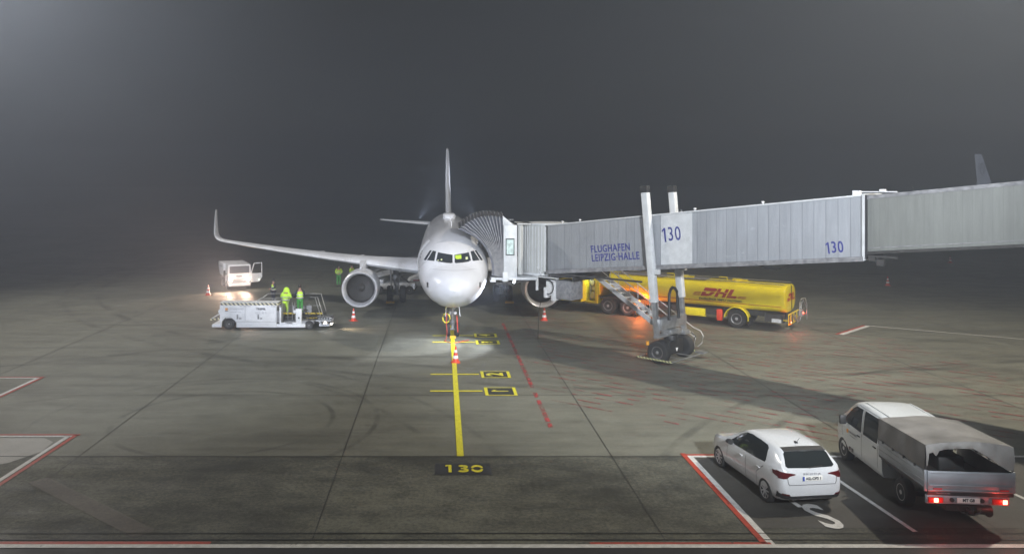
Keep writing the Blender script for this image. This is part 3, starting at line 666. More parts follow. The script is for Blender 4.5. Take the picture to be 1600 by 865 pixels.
        for k in range(24):
            a = 2 * math.pi * k / 24; a2 = a + .235; d = Vector((math.cos(a), 0, math.sin(a))); d2 = Vector((math.cos(a2), 0, math.sin(a2))); c0 = Vector((ex, y0 + 1.1, ez))
            q.prism([c0 + d * .25, c0 + d * .89, c0 + d2 * .89 + Vector((0, .04, 0)), c0 + d2 * .25 + Vector((0, .03, 0))], (0, .012, 0))
        q.cyl((ex, y0 + 1.3, ez), (ex, y0 + 1.33, ez), .9, n=32)
        q.build('fan', 'fan', nac)
        q = MB(); q.lathe([(.72, .01), (.82, .12), (.98, .22), (1.14, .28), (1.2, .28)], (ex, y0, ez), (0, 1, 0), 20); q.build('spinner', 'duct', nac)
        q = MB(); q.lathe([(2.9, .62), (3.9, .52), (4.2, .44), (4.2, .3), (4.9, .02)], (ex, y0, ez), (0, 1, 0), 24); q.build('exhaust_core', 'fan', nac)
        q = MB(); q.loft([[(ex + a * w_, y, z) for a, z in ((-1, zb), (1, zb), (1, zt), (-1, zt))] for y, w_, zb, zt in ((y0 + .8, .06, 3.0, 3.06), (y0 + 1.8, .17, 2.75, 3.25), (y0 + 3.2, .2, 2.5, 3.35), (y0 + 5.0, .16, 2.9, 3.3), (y0 + 6.2, .05, 3.1, 3.2))])
        q.build('pylon', 'plane_grey', root)
        q = MB(); q.prism([(ex - s * .84, y0 + .9, ez + .92), (ex - s * .84, y0 + 2.0, ez + .92), (ex - s * 1.12, y0 + 1.9, ez + 1.22), (ex - s * 1.12, y0 + 1.5, ez + 1.22)], (.03, 0, .02)); q.build('nacelle_strake', 'plane_white', nac)
    # nose gear
    ng = MB(); ng.cyl((0, 5.07, .42), (0, 5.0, 1.95), .085); ng.cyl((0, 5.05, .95), (0, 5.0, 2.0), .13); ng.cyl((-.27, 5.07, .38), (.27, 5.07, .38), .06)
    ng.cyl((0, 4.9, .9), (0, 4.2, 1.95), .05); ng.bar((-.1, 5.0, .6), (-.03, 4.75, .8), .05, .05); ng.bar((.1, 5.0, .6), (.03, 4.75, .8), .05, .05); ng.bar((0, 4.75, .8), (0, 5.0, 1.05), .1, .05); ng.box(-.17, .17, 4.86, 5.1, 1.45, 1.72)
    g = ng.build('nose_gear', 'gear', root)
    for s in (-1, 1):
        wheel(g, (s * .25, 5.07, .38), .38, .22, (s, 0, 0), .55)
        q = MB(); q.prism([(s * .38, 4.35, 1.2), (s * .38, 5.3, 1.2), (s * .32, 5.4, 1.85), (s * .32, 4.3, 1.85)], (s * .03, 0, 0)); q.build('gear_door', 'plane_white', g)
        q = MB(); q.cyl((s * .14, 4.98, 1.30), (s * .14, 4.92, 1.30), .085, .085); q.build('taxi_light', 'lip', g)
    # main gear
    for s in (-1, 1):
        q = MB(); x = s * 3.79; q.cyl((x, 17.7, .58), (x, 17.7, 1.5), .12); q.cyl((x, 17.7, 1.2), (x + s * .1, 17.6, 3.0), .19); q.cyl((x - .55, 17.7, .58), (x + .55, 17.7, .58), .09)
        q.cyl((x, 17.6, 1.7), (x - s * 1.7, 17.4, 2.7), .09); q.bar((x, 17.95, .9), (x, 18.1, 1.25), .12, .05); q.bar((x, 18.1, 1.25), (x, 17.85, 1.6), .12, .05); q.path([(x + .15, 17.5, 2.4), (x + .22, 17.45, 1.5), (x + .12, 17.5, .8)], .025)
        g = q.build('main_gear', 'gear', root)
        for e in (-1, 1): wheel(g, (x + e * .46, 17.7, .585), .585, .42, (e, 0, 0), .52)
        q = MB(); q.prism([(x + s * .34, 17.1, 1.0), (x + s * .34, 18.2, 1.0), (x + s * .42, 18.3, 3.0), (x + s * .42, 17.0, 3.0)], (s * .03, 0, 0)); q.build('gear_door', 'plane_grey', g)
    return root, bv

plane, pbv = airliner((0.75, 38.1, 0), 'white twin-engine airliner parked nose-on at the jet bridge')
for s_x in (-1, 1):   # logo lamps on the tailplane shining up at the fin
    l_ = spot('logo_light', (.75 + s_x * 2.6, 38.1 + 34.6, 5.2), (.75, 38.1 + 34.3, 9.2), 4500, 70, .9, (.84, .88, 1.0), .05)
# far airliner whose fin alone stands above the jet bridge
far, fbv = airliner((159, 198, 0), 'distant airliner of which only the pale fin shows above the jet bridge, far right', detail=False, rz=R(122), sc=1.3, name='airliner')
lg = MB()
for i in range(24):
    a0 = R(i * 15); a1 = R(i * 15 + 15)
    for sx in (1, -1):
        pass
FX = .24
for sx in (1, -1):
    mb = MB() if sx == 1 else mb
    for i in range(24):
        a0 = R(i * 15); a1 = R(i * 15 + 15); c = (34.6, 9.3)
        mb.prism([(sx * FX, c[0] + 1.0 * math.cos(a0), c[1] + 1.0 * math.sin(a0)), (sx * FX, c[0] + 1.0 * math.cos(a1), c[1] + 1.0 * math.sin(a1)), (sx * FX, c[0] + .85 * math.cos(a1), c[1] + .85 * math.sin(a1)), (sx * FX, c[0] + .85 * math.cos(a0), c[1] + .85 * math.sin(a0))], (sx * .02, 0, 0))
    mb.bar((sx * (FX + .01), 34.1, 8.7), (sx * (FX + .01), 35.1, 9.9), .12, .02, up=(1, 0, 0))
lg.bm.free()
mb.build('fin_emblem', 'grey_text', far)

# chocks, cable and ribbons about the gear
for x, y in ((-3.75 + .75 - .45, 55.8 - .72), (3.79 + .75 + .45, 55.8 - .72)):
    mb = MB(); mb.prism([(-.3, 0, 0), (-.3, .22, 0), (-.3, .18, .12), (-.3, .1, .14)], (.6, 0, 0))
    o = mb.build('wheel_chock', 'chock', None, loc=(x, y, 0)); tag(o, 'yellow chock against the ' + ('left' if x < 0 else 'right') + ' main wheels of the airliner', 'wheel chock', 'chocks at the airliner wheels')
mb = MB(); mb.prism([(-.16, 0, 0), (-.16, .2, 0), (-.16, .16, .11), (-.16, .1, .12)], (.32, 0, 0))
tag(mb.build('wheel_chock', 'chock', None, loc=(.75, 42.45, 0)), 'small yellow chock in front of the nose wheels', 'wheel chock', 'chocks at the airliner wheels')
mb = MB(); pts = [(-.34, 42.85, 1.95), (-.36, 42.8, 1.5)]
for k in range(11): a = R(100 + 36 * k); pts.append((-.36 + .20 * math.cos(a) + 0.01, 42.78, 1.05 + .26 * math.sin(a)))
mb.path([(x + .75, y, z) for x, y, z in pts], .035, 6)
tag(mb.build('headset_cable', 'cable_yellow', None, smooth=60), 'yellow cable looped beside the nose gear leg', 'cable')
mb = MB(); mb.path([(.42, 42.6, 1.35), (.40, 42.55, .8), (.44, 42.5, .35), (.40, 42.2, .03), (.30, 41.6, .03), (.72, 41.0, .03), (1.6, 41.9, .03)], .02, 5)
mb.path([(.98, 42.75, 1.2), (1.0, 42.7, .7), (1.03, 42.7, .3)], .03, 5)
tag(mb.build('safety_ribbon', 'cable_red', None, smooth=60), 'red ribbons hanging from the nose gear to the ground', 'ribbon')
# ---------------------------------------------------------------- jet bridge: local +x towards the terminal, +y away from the camera
JR = R(-45.73)
JB = thing('passenger_boarding_bridge', (11.07, 37.27, 0), JR, 'long grey jet bridge numbered 130 reaching from the right to the airliner', 'jet bridge')
zt = lambda x: 6.95 + x * .1124
zb = lambda x: 4.45 + x * .1120
JINV = (Matrix.Translation((11.07, 37.27, 0)) @ Matrix.Rotation(JR, 4, 'Z')).inverted()
def JL(p): return JINV @ Vector(p)
def slab(mb, x0, x1, y0, y1, f0, f1):
    """box whose bottom and top follow heights f0(x), f1(x)"""
    mb.hexa([(x0, y0, f0(x0)), (x1, y0, f0(x1)), (x1, y1, f0(x1)), (x0, y1, f0(x0)), (x0, y0, f1(x0)), (x1, y0, f1(x1)), (x1, y1, f1(x1)), (x0, y1, f1(x0))])
X0, X1 = -6.6, 8.72
tilt = math.atan(.112)
mb = MB(); slab(mb, X0, X1, -1.0, 1.0, lambda x: zb(x) + .12, lambda x: zt(x) - .04)
outer = mb.build('outer_tunnel', 'tunnel', JB, bevel=.03)
mb = MB(); slab(mb, X0 - .05, X1 + .04, -1.05, 1.05, lambda x: zt(x) - .04, lambda x: zt(x) + .03); mb.build('tunnel_roof', 'tunnel_white', outer, bevel=.01)
mb = MB()
for y in (-1, 1): slab(mb, X0, X1 + .05, y * 1.06 - .07, y * 1.06 + .07, lambda x: zb(x) - .06, lambda x: zb(x) + .13)
mb.build('bottom_rail', 'gear', outer)
mb = MB()
for i in range(12): x = X0 + .6 + i * 1.3; slab(mb, x, x + .12, -1.0, 1.0, lambda q: zb(q) - .02, lambda q: zb(q) + .1)
mb.build('cross_beams', 'dark', outer)
mb = MB(); slab(mb, X1, X1 + .1, -1.08, 1.08, lambda x: zb(x) - .04, lambda x: zt(x) + .05); mb.build('end_frame', 'tunnel_white', outer, bevel=.01)
mb = MB(); slab(mb, X1 + .1, X1 + .16, -1.02, 1.02, lambda x: zb(x) + .02, lambda x: zt(x) + .0); mb.build('weather_seal', 'black', outer)
mb = MB(); slab(mb, X1 + .16, 21.5, -.93, .93, lambda x: zb(x) + .30, lambda x: zt(x) - .05)
inner = mb.build('inner_tunnel', 'tunnel_inner', JB, bevel=.02)
mb = MB()
for y in (-1, 1): slab(mb, X1 + .16, 21.5, y * .95 - .04, y * .95 + .04, lambda x: zb(x) + .20, lambda x: zb(x) + .30)
mb.build('bottom_rail', 'dark', inner)
mb = MB(); slab(mb, X1 + .16, 21.5, -.96, -.93, lambda x: zt(x) - .17, lambda x: zt(x) - .03); slab(mb, X1 + .16, 21.5, -.945, -.93, lambda x: zb(x) + .42, lambda x: zb(x) + .45); mb.build('top_rail', 'gear', inner)
mb = MB(); mb.cyl((22.7, 0, 6.4), (22.7, 0, 9.9), 1.7, n=32); rot = mb.build('rotunda', 'slats', JB); mb = MB(); mb.cyl((22.7, 0, 0), (22.7, 0, 6.4), .45, n=24); mb.build('rotunda_column', 'tunnel_white', JB)
# lettering
def on_side(name, s, size, m, x, dz, sx, bold=0.0, align='LEFT', space=1.0, label=None):
    o = text(name, s, size, m, outer, face_front(x, -1.004, zb(x) + dz, tilt), sx, .003, align, bold, 0, space)
    return o
on_side('airport_lettering', 'FLUGHAFEN', .50, 'blue_text', -3.88, 1.06, .76, .010, 'LEFT', 1.12)
on_side('airport_lettering', 'LEIPZIG\u00b7HALLE', .50, 'blue_text', -3.83, .62, .76, .010, 'LEFT', 1.12)
wp = MB(); slab(wp, .05, 1.62, -1.006, -.99, lambda x: zb(x) + .14, lambda x: zt(x) - .05); wp.build('white_panel', 'tunnel_white', outer)
def stand_number(x, dz, h, yy, w_):
    text('stand_figures', '30', h * 1.38, 'blue_text', outer, face_front(x + h * .42, yy, zb(x + h * .42) + dz, tilt), .70, .003, 'LEFT', w_, 0, 1.12)
    q = MB(); T_ = face_front(x, yy - .003, zb(x) + dz, tilt); q.T = T_
    q.prism([(h * .16, -h * .5, 0), (h * .28, -h * .5, 0), (h * .28, h * .5, 0), (h * .18, h * .5, 0), (-h * .0, h * .34, 0), (-h * .0, h * .20, 0), (h * .16, h * .33, 0)], (0, 0, .004)); q.build('stand_figure_one', 'blue_text', outer)
stand_number(.12, 1.52, .66, -1.010, .004)
stand_number(7.38, .52, .46, -1.004, .008)
# roof fittings
for x, y in ((-4.6, -.9), (-5.7, -.9), (4.8, -.9), (1.7, -.9)):
    mb = MB(); mb.cyl((x, y, zt(x)), (x, y, zt(x) + .10), .02); mb.box(x - .05, x + .05, y - .04, y + .04, zt(x) + .08, zt(x) + .15); mb.build('roof_camera', 'gse_white', outer, bevel=.01)
mb = MB(); mb.box(8.35, 8.62, -.95, -.75, zt(8.5), zt(8.5) + .2); mb.bar((8.5, -.85, zt(8.5) + .15), (9.9, -.85, zt(8.5) + .16), .05, .04); mb.box(9.3, 9.5, -.93, -.78, zt(8.5) + .16, zt(8.5) + .26); mb.build('roof_bracket', 'gse_white', outer)
mb = MB(); mb.box(8.9, 9.9, -1.0, -.9, zb(9) + .08, zb(9) + .16); mb.box(9.25, 9.5, -1.1, -.85, zb(9) - .22, zb(9) + .02); mb.box(8.95, 9.2, -1.1, -.9, zb(9) - .05, zb(9) + .12); mb.box(9.9, 9.94, -1.02, -.94, zb(9) + .05, zb(9) + .17); mb.build('under_bracket', 'dark', JB)
mb = MB(); mb.path([(4.6, -.95, zb(4.6) - .03), (4.9, -.98, zb(5) - .18), (5.4, -1.0, zb(5.4) - .25), (5.9, -.98, zb(6) - .16), (6.2, -.95, zb(6.2) - .02)], .045)
mb.path([(x, -.95, zb(x) - .05 - .035 * abs(math.sin(x * 2.1))) for x in [-2 + .25 * i for i in range(28)]], .03); mb.build('hanging_cable', 'black', JB, smooth=60)
# drive columns: perpendicular to the tunnel
up = Vector((-math.sin(tilt * .82), 0, math.cos(tilt * .82)))
for y in (-1.26, 1.26):
    b = Vector((.02, y, 1.0))
    P = lambda h: b + up * h
    mb = MB(); mb.bar(P(1.85), P(7.0), .31, .32, up=(0, 1, 0)); col_ = mb.build('lift_column', 'tunnel_white', JB, bevel=.02)
    mb = MB(); mb.bar(P(7.0), P(7.32), .35, .36, up=(0, 1, 0)); mb.build('column_cap', 'black', col_, bevel=.02)
    mb = MB(); mb.bar(P(.18), P(1.9), .21, .22, up=(0, 1, 0)); mb.build('inner_column', 'steel', col_, bevel=.01)
    mb = MB(); yy = y * .97; mb.bar(P(3.3) + Vector((.15, 0, 0)), P(3.3) + Vector((.38, 0, 0)), .26, .22); mb.build('column_bracket', 'tunnel_white', col_)
mb = MB(); mb.box(-.18, .18, -1.15, 1.2, 1.56, 2.08); xb = mb.build('cross_beam', 'steel', JB, bevel=.03)
mb = MB(); mb.box(-.14, .14, -1.38, 1.38, 1.20, 1.32); mb.box(-.3, .3, .8, 1.25, 1.12, 1.34); mb.box(-.25, .3, -.5, .5, 1.3, 1.5); mb.build('carriage_beam', 'steel', JB, bevel=.02)
mb = MB(); mb.box(-.30, .30, -.62, .62, .35, .98); mb.cyl((0, -.95, .52), (0, .95, .52), .14); mb.cyl((0, 0, .8), (0, 0, 1.22), .34, n=20); mb.box(-.42, -.3, -.5, .5, .42, .85); bog = mb.build('bogie', 'black', JB, bevel=.02)
for y in (-1.12, 1.12): wheel(JB, (.02, y, .535), .535, .42, (0, 1 if y > 0 else -1, 0), .52, rim='gear')
mb = MB()
for y in (-1.55, 1.55): mb.box(-.9, .9, y - .025, y + .025, .22, .29)
mb.build('bumper_bar', 'hazard_small', JB)
mb = MB()
for x in (-.9, .9): mb.box(x - .025, x + .025, -1.52, 1.52, .22, .27)
for y in (-.5, .5):
    mb.bar((-.9, y, .24), (.9, y, .24), .03, .03)
mb.box(.6, 1.05, 1.2, 1.6, .25, .33); mb.build('bumper_frame', 'steel', JB)
mb = MB(); mb.prism([(.305, -.1, .62), (.305, .1, .62), (.305, .0, .44)], (.01, 0, 0)); mb.prism([(-.1, -.64, .68), (.1, -.64, .68), (.0, -.64, .5)], (0, .01, 0)); mb.build('warning_triangle', 'gse_white', bog)
mb = MB(); mb.cyl((-.42, -1.4, .85), (-.42, -1.4, 1.02), .075); mb.build('amber_beacon', 'orange', JB)
mb = MB(); mb.path([(.3, .2, 2.0), (.25, .15, 3.0), (.25, .1, 3.28), (.25, -.1, 3.45), (.25, -.3, 3.5), (.25, -.48, 3.4), (.25, -.6, 3.2), (.25, -.62, 2.0)], .07, 8); mb.build('hydraulic_hose', 'black', JB, smooth=60)
mb = MB(); mb.path([(-.3, -1.0, 1.25), (-.45, -.6, 1.1), (-.4, -.2, 1.25), (-.42, .3, 1.12), (-.4, .8, 1.3)], .03); mb.path([(.35, 1.3, 1.2), (.5, 1.45, 1.0), (.45, 1.4, .8)], .025); mb.build('loose_cable', 'black', JB, smooth=60)
# service stairs
SY = 2.05
sa, sb_ = Vector((-6.0, SY, 3.75)), Vector((-.1, SY, .2))
st = []
mb = MB()
for y in (-.36, .36): mb.bar(sa + Vector((0, y, 0)), sb_ + Vector((0, y, 0)), .05, .24)
stairs = mb.build('service_stairs', 'stair_alu', JB)
mb = MB()
for i in range(17):
    p = sa.lerp(sb_, (i + .7) / 17.5); mb.box(p.x - .13, p.x + .13, SY - .34, SY + .34, p.z - .02, p.z + .02)
mb.build('stair_treads', 'stair_alu', stairs)
for y in (-.40, .40):
    mb = MB(); mb.path([sa + Vector((-.4, y, 1.0)), sa + Vector((0, y, 1.0)), sb_ + Vector((0, y, 1.0)), sb_ + Vector((.35, y, .9)), sb_ + Vector((.5, y, .65)), sb_ + Vector((.42, y, .3)), sb_ + Vector((.2, y, .1))], .022)
    mb.path([sa + Vector((0, y, .55)), sb_ + Vector((0, y, .55))], .016)
    for i in range(5): p = sa.lerp(sb_, (i + .3) / 5); mb.path([p + Vector((0, y, 0)), p + Vector((.0, y, 1.0))], .016)
    mb.build('stair_handrail', 'stair_alu', stairs, smooth=60)
# service platform and units hung below the tunnel
mb = MB(); mb.box(-6.55, -5.0, -.9, 2.45, 3.52, 3.62); mb.box(-6.6, -1.0, -1.02, -.9, 3.66, 3.74)
for x in (-6.5, -5.1): mb.box(x, x + .08, -.9, 2.4, 3.35, 3.52)
mb.build('service_platform', 'dark', JB)
mb = MB(); mb.box(-6.15, -5.2, -.85, .2, 2.35, 3.34); mb.build('ground_power_unit', 'gear', JB, bevel=.03)
mb = MB(); mb.box(-6.75, -6.40, -.95, -.1, 2.5, 3.3); mb.box(-6.4, -6.2, -.98, -.3, 2.25, 3.25); mb.box(-6.9, -6.7, -.97, -.5, 2.35, 2.9); mb.build('cable_reel', 'gse_white', JB, bevel=.02)
mb = MB(); pts = [(-6.52 + .33 * math.cos(R(a)), -1.04, 2.95 + .36 * math.sin(R(a))) for a in range(120, -120, -20)]; mb.path(pts, .03); mb.path([(-6.95, -1.0, 2.5), (-7.2, -1.0, 1.6), (-7.25, -1.0, .1)], .018); mb.build('power_cable', 'black', JB, smooth=60)
mb = MB(); mb.bar((-7.3, -1.0, 3.95), (-6.95, -1.0, 3.5), .05, .05); mb.bar((-6.95, -1.02, 3.95), (-7.3, -1.02, 3.5), .05, .05); mb.box(-7.6, -5.9, -1.03, -.97, 3.42, 3.47); mb.box(-7.4, -7.3, -1.0, -.9, 2.7, 3.5); mb.build('hanging_bracket', 'gse_white', JB)
# cab: round slatted end, then the booth parallel to the aircraft
cz0, cz1 = 3.62, 6.20
RC = (-7.75, 0.15)
mb = MB(); mb.cyl((RC[0], RC[1], cz0), (RC[0], RC[1], cz1), 1.22, n=40)
cab = mb.build('cab_rotunda', M['slats'], JB, smooth=20)
# ribs on the curved wall
mb = MB()
for k in range(44):
    a = 2 * math.pi * k / 44; c = Vector((RC[0] + 1.225 * math.cos(a), RC[1] + 1.225 * math.sin(a), 0)); t = Vector((-math.sin(a), math.cos(a), 0)); n_ = Vector((math.cos(a), math.sin(a), 0))
    mb.hexa([c + t * -.03 + Vector((0, 0, cz0 + .05)), c + t * .03 + Vector((0, 0, cz0 + .05)), c + t * .03 + n_ * -.02 + Vector((0, 0, cz0 + .05)), c - t * .03 - n_ * .02 + Vector((0, 0, cz0 + .05)),
             c + t * -.03 + n_ * .035 + Vector((0, 0, cz1 - .05)), c + t * .03 + n_ * .035 + Vector((0, 0, cz1 - .05)), c + t * .03 - n_ * .02 + Vector((0, 0, cz1 - .05)), c - t * .03 - n_ * .02 + Vector((0, 0, cz1 - .05))])
mb.build('curved_slats', 'tunnel_white', cab)
mb = MB(); mb.cyl((RC[0], RC[1], cz1), (RC[0], RC[1], cz1 + .08), 1.3, n=40); mb.cyl((RC[0], RC[1], cz0 - .12), (RC[0], RC[1], cz0), 1.3, n=40); mb.build('rotunda_rings', 'tunnel_white', cab)
def jw(mb):  # draw in world axes inside the bridge
    mb.T = JINV.copy(); return mb
mb = jw(MB())
mb.box(3.42, 4.12, 41.2, 41.32, 3.45, 6.22); mb.box(3.42, 4.12, 44.3, 44.4, 3.45, 6.22); mb.box(4.04, 4.12, 41.32, 44.3, 3.45, 6.22); mb.box(3.42, 4.12, 41.32, 44.3, 6.12, 6.22)
mb.prism([(3.36, 41.2, 6.22), (3.36, 41.2, 6.72), (3.95, 41.2, 6.22)], (0, .1, 0))
booth = mb.build('cab_booth', 'tunnel_white', JB, bevel=.02)
mb = jw(MB()); mb.box(4.2, 5.0, 41.9, 44.0, 6.20, 6.28); mb.cyl((4.32, 41.45, 3.6), (4.32, 41.45, 6.2), .14, n=16); mb.build('shutter_housing', 'slats', booth)
mb = jw(MB()); mb.box(3.52, 3.98, 41.175, 41.2, 4.62, 5.52); wf = mb.build('booth_window', 'black', booth, bevel=.04)
mb = jw(MB()); mb.box(3.565, 3.935, 41.165, 41.176, 4.68, 5.46); mb.build('pane', 'cabin_light', wf)
mb = jw(MB()); mb.box(2.75, 5.2, 41.15, 44.4, 3.33, 3.45); mb.box(2.7, 3.0, 41.12, 44.4, 3.22, 3.33); mb.box(3.35, 3.62, 41.06, 41.2, 3.25, 3.75); mb.build('cab_floor', 'tunnel_white', JB, bevel=.01)
mb = jw(MB()); mb.cyl((3.0, 41.4, 3.1), (3.9, 41.5, 3.15), .09); mb.cyl((3.9, 41.5, 3.15), (5.2, 41.6, 3.3), .05); mb.bar((3.2, 41.3, 3.3), (4.0, 41.4, 3.0), .05, .05); mb.build('levelling_arm', 'dark', JB)
mb = jw(MB()); mb.cyl((3.98, 41.08, 3.3), (3.92, 40.98, 3.22), .07); fl = mb.build('apron_lamp', 'lamp_white', JB)
fl_ = spot('cab_floodlight', (3.7, 40.7, 3.2), (-1.3, 40.1, 0), 1500, 88, 0.4, (0.82, 0.87, 1.0), 0.08)
spot('cab_floodlight', (3.7, 40.75, 3.2), (-2.0, 40.3, 0), 2600, 50, 0.5, (0.82, 0.87, 1.0), 0.08)  # second beam, added to stretch the pool of light further left
# folding bellows hugging the fuselage
N = 13
A, B = [], []
ns = 18
for i in range(ns):
    s = i / (ns - 1)
    a = R(97 + (8 - 97) * s)
    A.append(Vector((.75 + 2.06 * math.sin(a), 41.25, 3.83 + 2.13 * math.cos(a) + (.08 if s > .9 else 0))))
    B.append(Vector((3.40, 41.25, 3.48 + (6.62 - 3.48) * s)))
def rib(k, off=0):
    f = k / (2 * N); out = []
    for i in range(ns):
        s = i / (ns - 1)
        p = A[i].lerp(B[i], f)
        bulge = math.sin(math.pi * f) * .32 * s ** 2
        p = p + Vector((-bulge * .3, 0, bulge))
        p.y += off * (0.35 + .65 * s); out.append(p)
    return out
mb = jw(MB()); prev = None
for k in range(2 * N + 1):
    r_ = rib(k, 0.0 if k % 2 == 0 else .13); vs_ = [mb.v(p) for p in r_]
    if prev: mb.bridge(prev, vs_, False)
    prev = vs_
bel = mb.build('canopy_bellows', 'bellows', JB, smooth=0)
mb = jw(MB()); prev = None
for k in range(2 * N + 1):
    r_ = rib(k)[-1]; o_ = 0 if k % 2 == 0 else -.06
    vs_ = [mb.v((r_.x, 41.2 + (0 if k % 2 == 0 else .1), r_.z + .03 + o_)), mb.v((r_.x, 42.0, r_.z + .20 + o_)), mb.v((r_.x, 43.0, r_.z + .24 + o_)), mb.v((r_.x, 44.2, r_.z + .1 + o_))]
    if prev: mb.bridge(prev, vs_, False)
    prev = vs_
mb.build('canopy_roof', 'bellows_roof', JB, smooth=0)
mb = jw(MB())
for k in range(0, 2 * N + 1, 2):
    pts = [p + Vector((0, -.03, 0)) for p in rib(k)]; mb.path(pts, .022, 5)
    t_ = pts[-1]; mb.path([t_, t_ + Vector((0, .8, .19)), t_ + Vector((0, 1.8, .23)), t_ + Vector((0, 3.0, .1))], .022, 5)
mb.build('canopy_hoops', 'gear', bel, smooth=60)
mb = jw(MB()); mb.path([p + Vector((.05, -.02, .0)) for p in A], .06, 8); mb.build('bumper_lip', 'bellows', bel, smooth=60)
# ---------------------------------------------------------------- car bodies
def lerp_tab(tab, y):
    if y <= tab[0][0]: return tab[0][1]
    for (a, va), (b, vb) in zip(tab, tab[1:]):
        if y <= b:
            t = (y - a) / (b - a); t = t * t * (3 - 2 * t) * .35 + t * .65
            return va + (vb - va) * t
    return tab[-1][1]
def body_loft(ys, top, belt, halfw, roofw, bot, mats, parent, arches, name='body', crease=.03, tumble=.05, arch_r=.36, arch_in=.55):
    rings = []
    for y in ys:
        zt_, zb_, W, wr, z0 = lerp_tab(top, y), lerp_tab(belt, y), lerp_tab(halfw, y), lerp_tab(roofw, y), lerp_tab(bot, y)
        zbe = min(zb_, zt_ - .03)
        f = max(0.0, min(1.0, (zt_ - zbe) / .40))
        xb = W - crease
        xr = xb - (xb - wr) * f
        if f < .25: xr = min(xr, W - .09)
        h = zt_ - zbe
        half = [(0, z0), (W * .55, z0), (W * .88, z0 + .02), (W - .035, z0 + .09), (W - .01, z0 + .22), (W, z0 + (zbe - z0) * .55), (W - .005, z0 + (zbe - z0) * .78), (xb + .012, zbe - .02), (xb - .005, zbe + .015 * min(1, h * 8)),
                (xb - (xb - xr) * .25 - 0, zbe + h * .30), (xb - (xb - xr) * .55, zbe + h * .62), (xr + .02, zbe + h * .86), (xr - .05, zbe + h * .955), (xr * .66, zbe + h * .99), (xr * .3, zt_), (0, zt_)]
        ring = [(x, y, z) for x, z in half] + [(-x, y, z) for x, z in half[-2:0:-1]]
        rings.append(ring)
    mb = MB(); mb.loft(rings)
    o = mb.build(name, mats, parent, smooth=42)
    for (ay, az) in arches:
        for s in (-1, 1):
            k = MB(); k.mi = 1; k.cyl((s * arch_in, ay, az), (s * 1.3, ay, az), arch_r, n=40)
            c = k.build('cut', mats)
            md = o.modifiers.new('b', 'BOOLEAN'); md.operation = 'DIFFERENCE'; md.object = c; md.solver = 'EXACT'
            bpy.context.view_layer.update()
            me = bpy.data.meshes.new_from_object(o.evaluated_get(bpy.context.evaluated_depsgraph_get()))
            o.modifiers.clear(); old = o.data; o.data = me; bpy.data.meshes.remove(old); cm = c.data; bpy.data.objects.remove(c); bpy.data.meshes.remove(cm)
            me.name = name
    # shading normals after the cut
    bm = bmesh.new(); bm.from_mesh(o.data)
    for f in bm.faces: f.smooth = True
    for e in bm.edges: e.smooth = not (len(e.link_faces) == 2 and e.calc_face_angle(0) > R(38))
    bm.to_mesh(o.data); bm.free()
    return o
def frange(a, b, n): return [a + (b - a) * i / n for i in range(n + 1)]

# ---- white hatchback
CAR = thing('parked_car', (9.43, 20.62, .008), R(6.5), 'white five-door hatchback parked in the left bay with its rear towards the viewer', 'car')
ys = [-.735, -.73, -.715, -.69, -.66, -.60, -.52, -.44, -.36, -.28, -.2, -.05, .15, .4, .7, 1.0, 1.25, 1.45, 1.65, 1.85, 2.05, 2.2, 2.32, 2.45, 2.6, 2.8, 3.0, 3.12, 3.22, 3.29, 3.33]
top = [(-.735, .60), (-.73, .80), (-.71, .94), (-.67, 1.04), (-.60, 1.14), (-.46, 1.33), (-.33, 1.46), (-.18, 1.49), (.2, 1.515), (.7, 1.525), (1.2, 1.505), (1.45, 1.45), (1.85, 1.25), (2.25, 1.01), (2.35, .975), (2.7, .925), (3.05, .84), (3.2, .76), (3.29, .66), (3.33, .52)]
belt = [(-.735, .56), (-.70, .90), (-.6, 1.02), (-.3, 1.03), (.5, .985), (1.5, .93), (2.2, .885), (2.6, .84), (3.1, .72), (3.33, .48)]
halfw = [(-.735, .70), (-.71, .77), (-.62, .835), (-.4, .872), (0, .892), (1.2, .888), (2.3, .892), (2.7, .88), (3.0, .83), (3.2, .72), (3.33, .56)]
roofw = [(-.735, .60), (-.45, .61), (0, .635), (.8, .645), (1.4, .63), (2.2, .60), (3.3, .5)]
bot = [(-.735, .34), (-.6, .26), (-.3, .20), (2.9, .19), (3.33, .28)]
body = body_loft(ys, top, belt, halfw, roofw, bot, ['car_white', 'black'], CAR, [(0, .315), (2.56, .315)], arch_r=.355)
cbv = bvh_of(body)
G = lambda nm, poly, ax, s, **k: patch(nm, 'glass', body, cbv, poly, ax, s, k.get('off', .006), .07)
